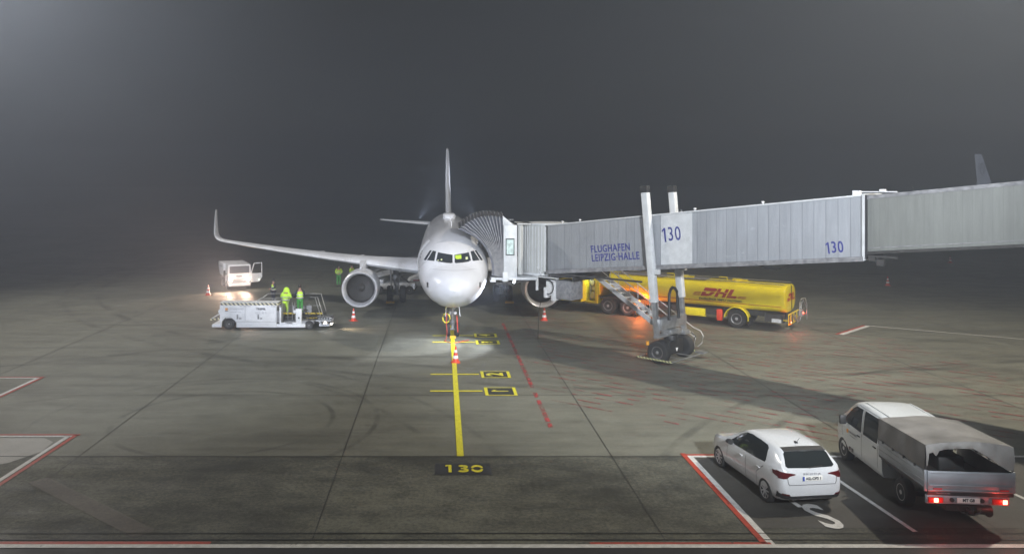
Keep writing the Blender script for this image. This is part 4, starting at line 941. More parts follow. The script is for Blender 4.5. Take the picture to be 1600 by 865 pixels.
for s in (-1, 1):
    G('side_window', [(1.62, .955), (1.98, .97), (1.55, 1.29), (1.28, 1.41), (1.0, 1.44), (1.0, .985)], 0, -s)
    G('side_window', [(.992, .985), (.992, 1.44), (.55, 1.445), (.20, 1.42), (.10, 1.37), (.02, 1.10), (.04, 1.035), (.5, 1.0)], 0, -s)
    patch('door_seam', 'dark', body, cbv, [(.985, .30), (1.0, .30), (1.0, .96), (.985, .96)], 0, -s, .002, .1)
    patch('door_seam', 'dark', body, cbv, [(.06, .92), (.40, .66), (.40, .32), (.413, .32), (.413, .665), (.075, .93)], 0, -s, .002, .1)
    patch('door_seam', 'dark', body, cbv, [(2.0, .93), (2.05, .45), (2.063, .45), (2.013, .93)], 0, -s, .002, .1)
    patch('sill_trim', 'black', body, cbv, [(.38, .22), (2.18, .22), (2.18, .275), (.38, .275)], 0, -s, .006, .1)
    for y in (1.16, .22):
        mb = MB(); x = s * .893; mb.box(x - .02, x + .025, y, y + .17, .80, .825); mb.build('door_handle', 'car_white', body, bevel=.008)
    mb = MB(); mb.loft([[(s * (.90 + a * .10), 1.82 + d, .98 + b * .065) for a, b in [(math.cos(t), math.sin(t)) for t in [R(k * 36) for k in range(10)]]] for d in (-.05, .04, .1)]); mb.bar((s * .85, 1.84, .94), (s * .93, 1.84, .95), .05, .04)
    mb.build('door_mirror', 'car_white' if s > 0 else 'black', body, smooth=60)
    patch('tail_lamp', 'lamp_red', body, cbv, [(s * .835, 1.015), (s * .54, .975), (s * .44, .955), (s * .44, .935), (s * .60, .905), (s * .69, .85), (s * .835, .835)], 1, 1, .010, .05)
    patch('tail_lamp', 'lamp_red', body, cbv, [(-.60, 1.01), (-.34, .985), (-.38, .90), (-.66, .85)], 0, -s, .008, .05)
    patch('rear_reflector', 'lamp_red', body, cbv, [(s * .60, .42), (s * .78, .44), (s * .78, .48), (s * .62, .46)], 1, 1, .012, .05)
    patch('headlamp', 'glass', body, cbv, [(s * .42, .62), (s * .76, .66), (s * .74, .76), (s * .45, .70)], 1, -1, .01, .07)
G('rear_window', [(-.60, 1.09), (0, 1.075), (.60, 1.09), (.655, 1.13), (.59, 1.38), (.53, 1.42), (-.53, 1.42), (-.59, 1.38), (-.655, 1.13)], 1, 1)
G('windscreen', [(-.62, 1.03), (.62, 1.03), (.55, 1.38), (-.55, 1.38)], 1, -1)
patch('rear_diffuser', 'black', body, cbv, [(-.83, .34), (.83, .34), (.84, .50), (.74, .46), (.55, .41), (-.55, .41), (-.74, .46), (-.84, .50)], 1, 1, .012, .07)
patch('tailgate_seam', 'dark', body, cbv, [(-.62, .68), (.62, .68), (.655, .74), (.67, .88), (.655, .88), (.64, .745), (.612, .694), (-.612, .694), (-.64, .745), (-.655, .88), (-.67, .88), (-.655, .74)], 1, 1, .002, .06)
mb = MB(); mb.loft([[(x, y, z) for x, y, z in ((x_, -.20, 1.47 - abs(x_) * .02), (x_, -.20, 1.497 - abs(x_) * .02), (x_, -.385, 1.465 - abs(x_) * .03), (x_, -.40, 1.44 - abs(x_) * .03), (x_, -.34, 1.415 - abs(x_) * .02))] for x_ in (-.56, -.4, 0, .4, .56)]); mb.build('roof_spoiler', 'black', body, smooth=30)
mb = MB(); mb.bar((-.05, -.655, 1.09), (.34, -.625, 1.115), .03, .02); mb.build('rear_wiper', 'black', body)
mb = MB(); mb.cyl((0, -.02, 1.505), (0, .06, 1.53), .045, .02); mb.cyl((0, -.01, 1.525), (.0, -.16, 1.69), .007, .005, 6); mb.build('antenna', 'black', body)
mb = MB(); mb.box(-.27, .27, -.752, -.725, .79, .905); pl = mb.build('number_plate', 'plate', CAR, bevel=.004)
mb = MB(); mb.box(-.268, -.22, -.757, -.752, .792, .903); mb.build('plate_band', 'blue_plate', pl)
text('plate_text', 'ASL-OPS 1', .098, 'dark_text', pl, face_front(.02, -.756, .848), .95, .002, 'CENTER', .003)
text('maker_lettering', 'S K O D A', .055, 'grey_text', body, face_front(0, -.722, .955), 1.9, .004, 'CENTER', .002)
for y in (0, 2.56):
    for s in (-1, 1): wheel(CAR, (s * .79, y, .315), .318, .205, (s, 0, 0), .66, spokes=9)
mb = MB(); mb.box(-.7, .7, -.3, 2.9, .17, .24); mb.build('underbody', 'black', CAR)

# ---- white crew cab pick-up with tarpaulin
VAN = thing('crew_cab_pickup', (12.89, 20.2, .008), R(-5.0), 'white crew cab pick-up truck with grey tarpaulin over its bed and red tail lamps lit', 'pick-up truck')
ys = [.98, 1.01, 1.08, 1.3, 1.6, 1.9, 2.2, 2.5, 2.75, 2.95, 3.15, 3.32, 3.46, 3.6, 3.75, 3.88, 3.98, 4.07, 4.14, 4.18, 4.20]
top = [(.98, 1.80), (1.01, 1.86), (1.10, 1.915), (1.6, 1.95), (2.5, 1.955), (2.8, 1.925), (3.05, 1.88), (3.3, 1.68), (3.6, 1.37), (3.68, 1.28), (3.85, 1.20), (4.0, 1.10), (4.1, .98), (4.17, .8), (4.20, .6)]
belt = [(.98, 1.22), (2.2, 1.21), (3.2, 1.17), (3.7, 1.10), (4.0, .95), (4.2, .55)]
halfw = [(.98, .93), (1.08, .945), (2.5, .95), (3.3, .95), (3.7, .93), (4.0, .86), (4.2, .68)]
roofw = [(.98, .74), (1.3, .76), (2.6, .76), (3.1, .72), (3.6, .74), (4.2, .6)]
bot = [(.98, .33), (1.08, .30), (3.9, .30), (4.2, .36)]
vb = body_loft(ys, top, belt, halfw, roofw, bot, ['van_white', 'black'], VAN, [(3.4, .36)], name='cab', arch_r=.42, arch_in=.58)
vbv = bvh_of(vb)
for s in (-1, 1):
    patch('side_window', 'glass', vb, vbv, [(3.40, 1.20), (3.32, 1.38), (3.02, 1.68), (2.8, 1.79), (2.36, 1.81), (2.24, 1.18)], 0, -s, .006, .07)
    patch('side_window', 'glass', vb, vbv, [(2.10, 1.18), (2.22, 1.81), (1.32, 1.81), (1.26, 1.18)], 0, -s, .006, .07)
    patch('door_seam', 'dark', vb, vbv, [(2.16, .34), (2.175, .34), (2.175, 1.15), (2.30, 1.84), (2.285, 1.84), (2.16, 1.15)], 0, -s, .002, .1)
    patch('door_seam', 'dark', vb, vbv, [(1.18, .5), (1.195, .5), (1.195, 1.84), (1.18, 1.84)], 0, -s, .002, .1)
    patch('door_seam', 'dark', vb, vbv, [(3.52, 1.15), (3.535, 1.15), (3.44, .75), (3.425, .75)], 0, -s, .002, .1)
    for y in (2.26, 1.28): mb = MB(); mb.box(s * .945 - .02, s * .945 + .03, y, y + .18, 1.03, 1.06); mb.build('door_handle', 'black', vb, bevel=.008)
    mb = MB(); mb.box(min(s * .98, s * 1.16), max(s * .98, s * 1.16), 3.06, 3.18, 1.17, 1.44); mb.bar((s * .90, 3.16, 1.22), (s * 1.0, 3.14, 1.24), .06, .05); mb.build('door_mirror', 'black', vb, bevel=.03)
    patch('headlamp', 'glass', vb, vbv, [(s * .5, .78), (s * .8, .82), (s * .78, .98), (s * .52, .94)], 1, -1, .01, .08)
    patch('roof_gutter', 'dark', vb, vbv, [(1.2, 1.85), (2.7, 1.85), (2.7, 1.858), (1.2, 1.858)], 0, -s, .003, .2)
    patch('door_emblem', 'orange', vb, vbv, [(3.14, .92), (3.02, .92), (3.02, 1.03), (3.14, 1.03)], 0, -s, .006, .1)
    mb = MB(); mb.bar((s * .60, 1.2, 1.935), (s * .60, 2.6, 1.95), .03, .02); mb.build('roof_rib', 'van_white', vb)
patch('windscreen', 'glass', vb, vbv, [(-.72, 1.36), (.72, 1.36), (.66, 1.86), (-.66, 1.86)], 1, -1, .006, .08)
patch('cab_rear_window', 'glass', vb, vbv, [(-.55, 1.3), (.55, 1.3), (.5, 1.7), (-.5, 1.7)], 1, 1, .006, .1)
text('door_lettering', 'PORTGROUND', .085, 'grey_text', vb, face_left(-.953, 2.72, .985), .9, .002, 'CENTER', .002)
text('door_lettering', 'www.portground.com', .045, 'grey_text', vb, face_left(-.953, 2.72, .90), .95, .002)
text('fleet_number', '9F 03', .15, 'dark_text', vb, face_left(-.952, 2.82, .50), .9, .002, 'CENTER', .005)
# chassis
mb = MB(); mb.box(-.42, .42, -1.2, 3.8, .38, .52); mb.box(-.9, .9, -.07, .07, .28, .40); mb.box(-.95, .95, -1.36, .96, .86, .94)
for y in (-.9, -.2, .6): mb.box(-.9, .9, y, y + .07, .80, .87)
mb.box(.3, .8, .5, 1.1, .35, .75); mb.cyl((.55, -1.25, .36), (.55, -.5, .36), .09); mb.build('chassis', 'black', VAN)
for s in (-1, 1): wheel(VAN, (s * .83, 3.4, .35), .35, .23, (s, 0, 0), .60, spokes=0); wheel(VAN, (s * .80, 0, .35), .35, .25, (s, 0, 0), .60)
# bed
BW = 1.02; Y0, Y1 = -1.42, .95
mb = MB(); mb.box(-BW, BW, Y0, Y1, .94, 1.0); bed = mb.build('load_bed', 'dark', VAN)
for s in (-1, 1):
    mb = MB(); xo = s * BW
    mb.box(min(xo, xo - s * .03), max(xo, xo - s * .03), Y0 + .03, Y1, 1.0, 1.40)
    for z in (1.0, 1.13, 1.27, 1.37): mb.box(min(xo - s * .01, xo + s * .012), max(xo - s * .01, xo + s * .012), Y0 + .04, Y1, z + .0, z + .025)
    mb.build('side_board', 'alu', bed, bevel=.003)
    mb = MB(); mb.box(min(xo - s * .05, xo + s * .02), max(xo - s * .05, xo + s * .02), Y0 - .005, Y0 + .035, .92, 1.43); mb.build('corner_post', 'alu', bed, bevel=.004)
    for y in (-1.0, -.45, .1, .65): mb = MB(); mb.box(min(xo, xo + s * .03), max(xo, xo + s * .03), y, y + .06, 1.37, 1.43); mb.build('board_latch', 'black', bed)
mb = MB(); mb.box(-BW + .05, BW - .05, Y0 - .03, Y0, .93, 1.42)
for z in (.95, 1.07, 1.37): mb.box(-BW + .08, BW - .08, Y0 - .045, Y0 - .028, z, z + .02)
tg = mb.build('tailgate', 'alu', bed, bevel=.004)
for x in (-.85, .67): mb = MB(); mb.box(x, x + .2, Y0 - .05, Y0 - .03, .985, 1.015); mb.build('reflector_strip', 'lamp_red_on' if 0 else 'red_logo', tg)
mb = MB(); mb.box(-BW + .05, BW - .03, Y0 - .02, Y0 + .05, .84, .93); rs = mb.build('rear_sill', 'black', bed)
text('maker_lettering', 'TRANSPORTER', .045, 'grey_text', rs, face_front(-.62, Y0 - .022, .885), 1.1, .002)
# tarpaulin: sides, pitched roof sagging between hoops, open rear
def tz(x, y):
    s = 1 - abs(x) / BW; sag = .014 * math.cos(y * 4.6) - .012 * math.sin(x * 5 + y * 3)
    return 2.05 - .075 * (y + 1.4) / 2.4 + .10 * min(1, s * 1.15) - .02 * (1 - (y + 1.4) / 2.6) + sag * min(1, s * 3) * .8
NX, NY = 24, 26
mb = MB(); gr = []
for j in range(NY + 1):
    y = Y0 + .02 + (Y1 - Y0 - .02) * j / NY; row = []
    prof = [(-BW - .005, 1.42), (-BW - .012, 1.6), (-BW + .005, 1.8)]
    for x, z in prof: row.append(mb.v((x - .012 * math.sin(y * 7 + z * 5), y, z)))
    for i in range(NX + 1): x = -BW + 2 * BW * i / NX; row.append(mb.v((x * .985, y, tz(x, y))))
    for x, z in prof[::-1]: row.append(mb.v((-x + .012 * math.sin(y * 6 + z * 5), y, z)))
    gr.append(row)
for a, b in zip(gr, gr[1:]): mb.bridge(a, b, False)
mb.face(gr[-1][::-1])
tp = mb.build('tarpaulin', 'tarp', VAN, smooth=50)
mb = MB()   # hem hanging at the rear, slack on the left and torn open to the right
n = 60; NN = 0; up_, lo_ = [], []
for i in range(n + 1):
    u = i / n; x = -BW + 2 * BW * u; z1 = tz(x, Y0)
    if u < .03: z0 = z1 - .5
    elif u < .09: z0 = z1 - .20
    elif u < .15: z0 = z1 - .30 + abs(u - .115) * 2.6
    elif u < .52: z0 = z1 - .17 + .02 * math.sin((u - .17) * 9)
    else: z0 = z1 - .14 - .43 * ((u - .52) / .40 if u < .92 else 1.0)
    ww = .012 * math.sin(i * .8)
    up_.append(mb.v((x * .985, Y0 + .01, z1))); lo_.append((x, z0, ww))
mid = [mb.v((a.co.x, Y0 - .03 + w_, (a.co.z + z) / 2)) for a, (x, z, w_) in zip(up_, lo_)]
low = [mb.v((x * .985, Y0 - .015 - w_, z)) for x, z, w_ in lo_]
mb.bridge(up_, mid, False); mb.bridge(mid, low, False); mb.build('rear_flap', 'tarp', tp, smooth=60)
mb = MB(); mb.path([(-BW + .03, Y0 + .03, tz(-1, Y0) - .02), (-.5, Y0 + .03, tz(-.5, Y0) - .02), (0, Y0 + .03, tz(0, Y0) - .02), (.5, Y0 + .03, tz(.5, Y0) - .02), (BW - .03, Y0 + .03, tz(1, Y0) - .02)], .02)
for s in (-1, 1): mb.path([(s * (BW - .03), Y0 + .03, 1.0), (s * (BW - .03), Y0 + .03, 1.97)], .02)
mb.box(-BW + .1, BW - .1, 1.15, 1.2, 1.0, 1.9); mb.build('tarp_frame', 'dark', tp)
mb = MB(); mb.box(-.2, .45, -.2, .5, 1.0, 1.35); mb.box(-.8, -.3, .2, .8, 1.0, 1.3); tag(mb.build('crate', 'black', None, bevel=.03, loc=(13.0, 20.2, .01)), 'dark crates inside the bed under the tarpaulin', 'crate')
# rear lamp bar
mb = MB(); mb.box(-.98, .92, Y0 + .02, Y0 + .10, .62, .82); lb = mb.build('lamp_bar', 'alu', VAN, bevel=.01)
for x0, bx in ((-.95, .12), (.52, .22)):
    mb = MB(); mb.box(x0, x0 + .34, Y0 - .03, Y0 + .02, .66, .785); tl = mb.build('tail_lamp', 'lamp_red_on', lb, bevel=.012)
    mb = MB(); mb.box(x0 + bx, x0 + bx + .10, Y0 - .036, Y0 - .029, .67, .77); mb.build('bulb', 'lamp_core', tl)
    point('tail_light', (x0 + bx + .05, Y0 - .16, .70), 6.0, (1, .06, .03), .04, VAN)
mb = MB(); mb.box(-.28, .24, Y0 + .0, Y0 + .02, .66, .78); pl = mb.build('number_plate', 'plate', lb)
text('plate_text', 'MT G8', .105, 'dark_text', pl, face_front(-.02, Y0 - .002, .722), .9, .002, 'CENTER', .004)
mb = MB()
for x in (-.40, .29): mb = MB(); mb.cyl((x, Y0 - .01, .725), (x, Y0 + .03, .725), .05); mb.build('bumper_plug', 'black', lb)
mb = MB(); mb.bar((0, Y0 + .1, .5), (0, Y0 - .10, .45), .07, .07); mb.cyl((0, Y0 - .10, .45), (0, Y0 - .10, .53), .035); mb.path([(-.3, Y0, .6), (-.2, Y0 - .02, .45), (0, Y0 - .03, .40), (.2, Y0 - .02, .43), (.28, Y0, .52)], .012); mb.cyl((.25, Y0 + .25, .42), (.62, Y0 + .25, .42), .11); mb.build('tow_hitch', 'dark', VAN)
# ---------------------------------------------------------------- yellow tanker: local +x to the rear, near side at y = -1.25
TK = thing('fuel_tanker', (18.28, 46.35, 0), R(-37.4), 'yellow aircraft fuel tanker with red lettering standing behind the jet bridge', 'tanker')
def se(hw, hh, zc, n=36, e=.62):
    out = []
    for i in range(n):
        t = 2 * math.pi * i / n; c, s = math.cos(t), math.sin(t)
        out.append((hw * math.copysign(abs(c) ** e, c), zc + hh * math.copysign(abs(s) ** .72, s)))
    return out
mb = MB()
rings = []
for x, k, zb_ in ((-9.0, .80, 1.62), (-8.9, .93, 1.55), (-8.6, .985, 1.5), (-6.6, 1, 1.5), (-6.0, 1, 1.12), (-5.6, 1, 1.04), (0, 1, 1.04), (2.1, 1, 1.04), (2.34, .995, 1.05), (2.38, .97, 1.07), (2.42, .9, 1.12), (2.44, .6, 1.35)):
    ztop = 2.62; zc = (ztop + zb_) / 2; hh = (ztop - zb_) / 2
    rings.append([(x, y, z) for y, z in se(1.25 * k, hh * (k if k < .95 else 1), zc)])
mb.loft(rings); tank = mb.build('tank', 'yellow', TK, smooth=40); tbv = bvh_of(tank)
def dhl(x, z, h, w, plane, par):
    """slanted three-letter mark with speed lines; plane maps (u,v) to a local point"""
    sh = .42
    U = lambda u, v: plane(u + v * sh)
    polys = [[(0, 0), (.30, 0), (.34, .45), (.22, .45)], ]
    L_ = []
    def P(*pts): L_.append([(a, b) for a, b in pts])
    # D
    P((.02, .62), (1.10, .62), (1.28, .72), (1.25, .92), (1.02, 1), (.02, 1)); P((.0, 0), (.62, 0), (.98, .14), (1.16, .42), (1.16, .55), (.80, .55), (.72, .30), (.38, .30), (.38, .50), (0, .50))
    # H
    P((1.32, .58), (1.62, .58), (1.62, 1), (1.32, 1)); P((1.32, 0), (1.62, 0), (1.62, .52), (1.32, .52)); P((2.02, .58), (2.32, .58), (2.32, 1), (2.02, 1)); P((2.02, 0), (2.32, 0), (2.32, .52), (2.02, .52)); P((1.62, .40), (2.02, .40), (2.02, .62), (1.62, .62))
    # L
    P((2.45, .30), (2.80, .30), (2.80, 1), (2.45, 1)); P((2.45, 0), (3.35, 0), (3.35, .26), (2.45, .26))
    for k in range(3): P((-.75, .04 + .16 * k), (-.08, .04 + .16 * k), (-.08, .11 + .16 * k), (-.75, .11 + .16 * k))
    for k in range(2): P((3.48, .04 + .16 * k), (4.2, .04 + .16 * k), (4.2, .11 + .16 * k), (3.48, .11 + .16 * k))
    return [[((a + sh * b) * w, b * h) for a, b in p] for p in L_]
def mark(parent, bv, origin, h, w, axis, sgn, name, flip=1):
    """join all letters of the mark into one surface piece"""
    obs = []
    for poly in dhl(0, 0, h, w, None, None):
        if axis == 1: q = [(origin[0] + a, origin[1] + b) for a, b in poly]
        else: q = [(origin[0] + a, origin[1] + b) for a, b in poly]
        obs.append(patch('tmp', 'red_logo', parent, bv, q, axis, sgn, .008, .12))
    bm = bmesh.new()
    for o in obs: bm.from_mesh(o.data)
    me = bpy.data.meshes.new(name); bm.to_mesh(me); bm.free(); me.materials.append(M['red_logo'])
    for o in obs: d = o.data; bpy.data.objects.remove(o); bpy.data.meshes.remove(d)
    o = bpy.data.objects.new(name, me); C.objects.link(o); o.parent = parent; return o
mark(tank, tbv, (-2.35, 1.72), .50, .62, 1, 1, 'company_mark')
mark(tank, tbv, (-.62, 1.72), .42, .40, 0, -1, 'company_mark')
text('slogan', 'EXCELLENCE. SIMPLY DELIVERED.', .17, 'dark_text', tank, face_front(-1.15, -1.262, 1.56), 1.0, .004, 'CENTER', .004)
for y in (-1,):
    patch('reflective_stripe', 'red_logo', tank, tbv, [(-5.5, 1.42), (2.2, 1.42), (2.2, 1.455), (-5.5, 1.455)], 1, 1, .006, .5)
mb = MB(); mb.path([(2.35, .1, 2.62), (2.45, .1, 2.55), (2.47, .1, 1.9), (2.47, .1, 1.1)], .02); mb.build('rear_conduit', 'dark', tank, smooth=60)
mb = MB(); mb.path([(-8.8, -.85, 2.66), (2.3, -.85, 2.66)], .025); mb.path([(-8.8, .85, 2.66), (2.3, .85, 2.66)], .025)
mb.box(-8, -4.8, -.75, .4, 2.6, 2.64); mb.box(-3.9, -2.2, -.75, .4, 2.6, 2.64); mb.build('tank_walkway', 'gear', tank)
for x in (-4.6, -1.4):
    mb = MB(); mb.path([(x, -.7, 2.6), (x, -.7, 2.86), (x + .45, -.7, 2.86), (x + .5, -.7, 2.6)], .035); mb.cyl((x + .9, -.2, 2.6), (x + .9, -.2, 2.76), .28, n=18); mb.box(x + .7, x + 1.5, -.35, -.1, 2.62, 2.74); mb.build('manhole', 'yellow', tank, smooth=40)
mb = MB(); mb.box(-9.0, 2.3, -.45, .45, .72, 1.05); mb.box(-5.4, -1.2, -1.0, -.5, .62, .98); mb.box(1.3, 2.3, -1.15, -.7, .55, 1.0); mb.build('chassis', 'dark', TK)
mb = MB(); mb.box(-3.4, -2.1, -1.22, -.9, .55, .95); mb.path([(-3.6, -1.24, .52), (-2.0, -1.24, .52)], .025); mb.box(-3.2, -2.5, -1.26, -1.2, .6, .9); mb.build('valve_cabinet', 'yellow', TK, bevel=.02)
mb = MB(); mb.box(-1.38, -1.08, -1.28, -1.0, .35, 1.0); mb.build('extinguisher_box', 'cone_red', TK, bevel=.03)
for y in (-1.02, 1.02):
    for x in (-.25, -7.0, -8.35): wheel(TK, (x, y, .54), .54, .42, (0, 1 if y > 0 else -1, 0), .56, rim='rim')
mb = MB()
for s in (-1, 1):
    mb.loft([[(-.25 + r_ * math.cos(t), s * 1.28, .54 + r_ * math.sin(t)), (-.25 + r_ * math.cos(t), s * .78, .54 + r_ * math.sin(t)), (-.25 + (r_ + .035) * math.cos(t), s * .78, .54 + (r_ + .035) * math.sin(t)), (-.25 + (r_ + .035) * math.cos(t), s * 1.28, .54 + (r_ + .035) * math.sin(t))] for r_ in (.66,) for t in [R(a) for a in range(-5, 190, 13)]])
mb.build('mudguard', 'yellow', TK, smooth=40)
mb = MB(); mb.box(.46, .50, -1.25, -.8, .2, .7); mb.path([(.5, -1.25, .56), (1.5, -1.25, .54)], .02); mb.build('mud_flap', 'black', TK)
mb = MB(); mb.box(1.7, 2.2, -1.2, -1.15, .55, .75); mb.build('side_sign', 'reflective', TK)
# tail frame with lamps, hose gear
mb = MB()
for y in (-1.2, -.7, .0, .7, 1.2): mb.path([(2.6, y, .45), (2.6, y, 1.05)], .03)
mb.path([(2.6, -1.2, 1.05), (2.6, 1.3, 1.05)], .04); mb.path([(2.6, -1.2, .48), (2.6, 1.3, .48)], .03); mb.path([(2.3, -1.1, .7), (2.6, -1.1, .7)], .03); mb.path([(2.3, 1.1, .7), (2.6, 1.1, .7)], .03)
tf = mb.build('tail_frame', 'rail_yellow', TK, smooth=60)
mb = MB(); mb.path([(2.65, 1.0, .4), (2.7, 1.0, 1.5), (2.75, 1.1, 1.7), (2.9, 1.3, 1.75), (3.0, 1.35, 1.4), (3.0, 1.35, .5)], .03); mb.path([(2.65, 1.3, .4), (2.7, 1.3, 1.4), (2.8, 1.4, 1.6), (2.95, 1.45, 1.2)], .03); mb.path([(2.7, 1.05, 1.0), (2.8, 1.6, 1.1)], .03); mb.path([(2.7, -.3, .9), (2.8, 0, .5), (2.8, .4, .8), (2.7, .7, .5)], .05); mb.box(2.6, 2.85, 1.0, 1.3, .7, 1.1); mb.build('hose_and_nozzle', 'steel', tf, smooth=60)
for y, z in ((-1.05, .62), (1.35, .9)):
    mb = MB(); mb.box(2.62, 2.70, y - .14, y + .14, z - .06, z + .07); tl = mb.build('tail_lamp', 'lamp_red_on', tf, bevel=.01)
    mb = MB(); mb.box(2.70, 2.712, y - .06, y + .04, z - .04, z + .05); mb.build('bulb', 'lamp_core', tl)
point('tail_light', (2.85, -1.1, .62), 14, (1, .08, .04), .05, TK)
point('tail_light', (2.9, 1.4, .85), 6, (1, .08, .04), .05, TK)
# tractor: pump cabinet with open lit compartment, cab
mb = MB()
mb.box(-9.25, -9.05, -1.25, 1.25, .62, 2.62); mb.box(-10.1, -9.9, -1.25, 1.25, .62, 2.62); mb.box(-9.9, -9.25, -.6, 1.25, .62, 2.62); mb.box(-9.9, -9.25, -1.25, -.6, 2.45, 2.62); mb.box(-9.9, -9.25, -1.25, -.6, .62, .74); mb.box(-12.0, -10.1, -1.25, 1.25, .62, 2.62); mb.box(-9.05, -8.9, -1.25, 1.25, 1.2, 2.55)
mb.build('pump_cabinet', 'yellow', TK, bevel=.02)
mb = MB(); mb.box(-9.95, -9.9, -1.9, -1.25, .74, 2.5); mb.build('cabinet_door', 'yellow', TK)
mb = MB(); mb.cyl((-9.55, -.9, 1.1), (-9.55, -.7, 1.1), .22, n=18); mb.cyl((-9.6, -.9, 1.9), (-9.6, -.7, 1.9), .16, n=16); mb.path([(-9.75, -.85, .8), (-9.75, -.85, 2.3)], .05); mb.path([(-9.4, -.8, 1.3), (-9.4, -.8, 2.2)], .04); mb.box(-9.8, -9.4, -.8, -.62, 1.4, 1.65); mb.build('pump_gauges', 'steel', TK)
mb = MB(); mb.box(-9.8, -9.35, -1.1, -.8, 2.38, 2.44); mb.build('compartment_lamp', 'lit_panel', TK)
point('compartment_light', (-9.6, -1.05, 2.25), 16, (.9, 1, .7), .05, TK)
mb = MB(); mb.box(-12, -6.2, -.5, .5, .62, .95); mb.box(-8.9, -6.4, -1.2, 1.2, .98, 1.10); mb.build('tractor_frame', 'dark', TK)
mb = MB(); mb.loft([[(x, y, z) for y, z in ((-1.22, .5), (1.22, .5), (1.22, zt_), (1.1, zt_ + .12), (-1.1, zt_ + .12), (-1.22, zt_))] for x, zt_ in ((-14.0, 1.5), (-13.9, 2.2), (-13.6, 2.45), (-12.2, 2.5))]); cb = mb.build('tractor_cab', 'yellow', TK, bevel=.02)
mb = MB(); mb.box(-13.5, -12.5, -1.235, -1.2, 1.5, 2.3); mb.build('side_window', 'glass', cb); mb = MB(); mb.box(-14.03, -13.93, -1.05, 1.05, 1.45, 2.15); mb.build('windscreen', 'glass', cb)
for y in (-1.02, 1.02): wheel(TK, (-12.6, y, .52), .52, .36, (0, 1 if y > 0 else -1, 0), .56)
mb = MB(); mb.box(-6.5, -6.35, -1.22, -.75, .85, 1.0); lampb = mb.build('indicator_lamp', 'amber_on', TK, bevel=.01)
point('indicator_light', (-6.15, -1.40, .86), 170, (1, .19, .03), .06, TK)
mb = MB(); mb.box(-6.42, -6.38, -1.22, -.8, .3, .8); mb.build('mud_flap', 'reflective', TK)
mb = MB(); mb.box(-4.6, -4.5, -1.3, -1.22, .95, 1.03); mb.build('side_marker', 'lamp_red_on', TK)
# ---------------------------------------------------------------- lower-deck container loader
LD = thing('cargo_loader', (-9.55, 45.95, 0), 0, 'long white container loader with two workers on it, left of the airliner', 'cargo loader')
mb = MB()
mb.prism([(-3.07, -1.0, .14), (-2.98, -1.0, .14), (-2.94, -1.0, .50), (-2.78, -1.0, .68), (-2.38, -1.0, .68), (-2.12, -1.0, .46), (-2.12, -1.0, .14), (.20, -1.0, .14), (.20, -1.0, 1.42), (-3.07, -1.0, 1.42)], (0, .75, 0))
mb.box(-3.0, .2, -.25, 1.2, .2, .55)
ld = mb.build('engine_housing', 'gse_white', LD, bevel=.015)
mb = MB(); mb.box(-3.0, .30, -1.01, -.24, 1.425, 1.56); mb.build('hazard_band', 'hazard', ld)
mb = MB(); mb.box(-3.08, .3, -1.03, -.22, 1.56, 1.585); mb.build('top_edge', 'gse_white', ld)
mb = MB(); mb.box(-1.62, -1.605, -1.006, -.99, .5, 1.42); mb.box(-2.35, .16, -1.006, -.99, .46, .475); mb.box(-3.0, -2.4, -1.006, -.99, .74, .752); mb.box(.155, .17, -1.006, -.99, .46, 1.42)
for x in (-2.1, -.9): mb.box(x, x + .1, -1.01, -.99, .62, .90); mb.box(x + .14, x + .28, -1.01, -.99, .62, .70)
mb.box(.20, .34, -1.006, -.99, .45, 1.1); mb.build('panel_seams', 'gear', ld)
mb = MB(); mb.box(-2.76, -2.60, -1.008, -.99, 1.13, 1.26); mb.build('company_emblem', 'orange', ld)
mb = MB(); mb.box(-2.78, -2.58, -1.008, -.99, 1.06, 1.10); mb.build('emblem_base', 'dark_text', ld)
text('company_lettering', 'PORTGROUND', .15, 'grey_text', ld, face_front(-2.16, -1.006, 1.20), .9, .003)
text('company_lettering', 'www.portground.com', .075, 'grey_text', ld, face_front(-2.16, -1.006, 1.04), .95, .003)
text('maker_lettering', 'TREPEL', .15, 'dark_text', ld, face_front(-.70, -1.006, 1.20), 1.15, .003, 'CENTER', .008)
text('model_lettering', 'CCL 35 S', .15, 'grey_text', ld, face_front(-.70, -1.006, .97), 1.1, .003)
text('fleet_number', '01.50', .13, 'grey_text', ld, face_front(.0, -1.006, 1.34), .9, .003)
text('maker_lettering', 'MAX LOAD 3500 KG', .07, 'dark_text', ld, face_front(-1.6, -1.006, 1.36), 1.0, .003)
mb = MB(); mb.box(.20, 1.85, -.98, 1.18, .14, .33); mb.box(.36, .46, -1.0, -.9, .33, 1.3); mb.box(.46, 1.3, -.99, -.93, .33, .43); ch = mb.build('low_chassis', 'gse_white', LD, bevel=.01)
text('maker_lettering', 'TREPEL', .09, 'dark_text', ch, face_front(.92, -.994, .382), 1.5, .002, 'CENTER', .004)
mb = MB(); mb.box(.34, .44, -.97, 1.1, .30, 1.38); mb.box(.44, 1.9, .95, 1.1, .33, 1.1); mb.box(.5, 1.2, .2, .9, .3, .62); mb.box(1.55, 2.3, -.8, .9, .3, .5); mb.build('inner_frame', 'gear', LD)
mb = MB(); mb.box(.36, 2.75, -.25, 1.05, .56, .66); mb.box(.36, 1.1, -.2, .6, .46, .52); mb.build('platform_deck', 'dark', LD)
mb = MB(); mb.box(.45, 1.15, -.3, -.26, .80, .88); mb.box(1.75, 2.75, -.3, -.26, .80, .88); mb.box(1.8, 2.4, -.3, -.26, .55, .60); mb.build('yellow_rail', 'rail_yellow', LD)
mb = MB(); mb.box(1.28, 1.62, -.95, -.7, .33, 1.2); mb.box(1.14, 1.28, -.93, -.75, .95, 1.1); cp = mb.build('control_panel', 'gse_white', LD, bevel=.02)
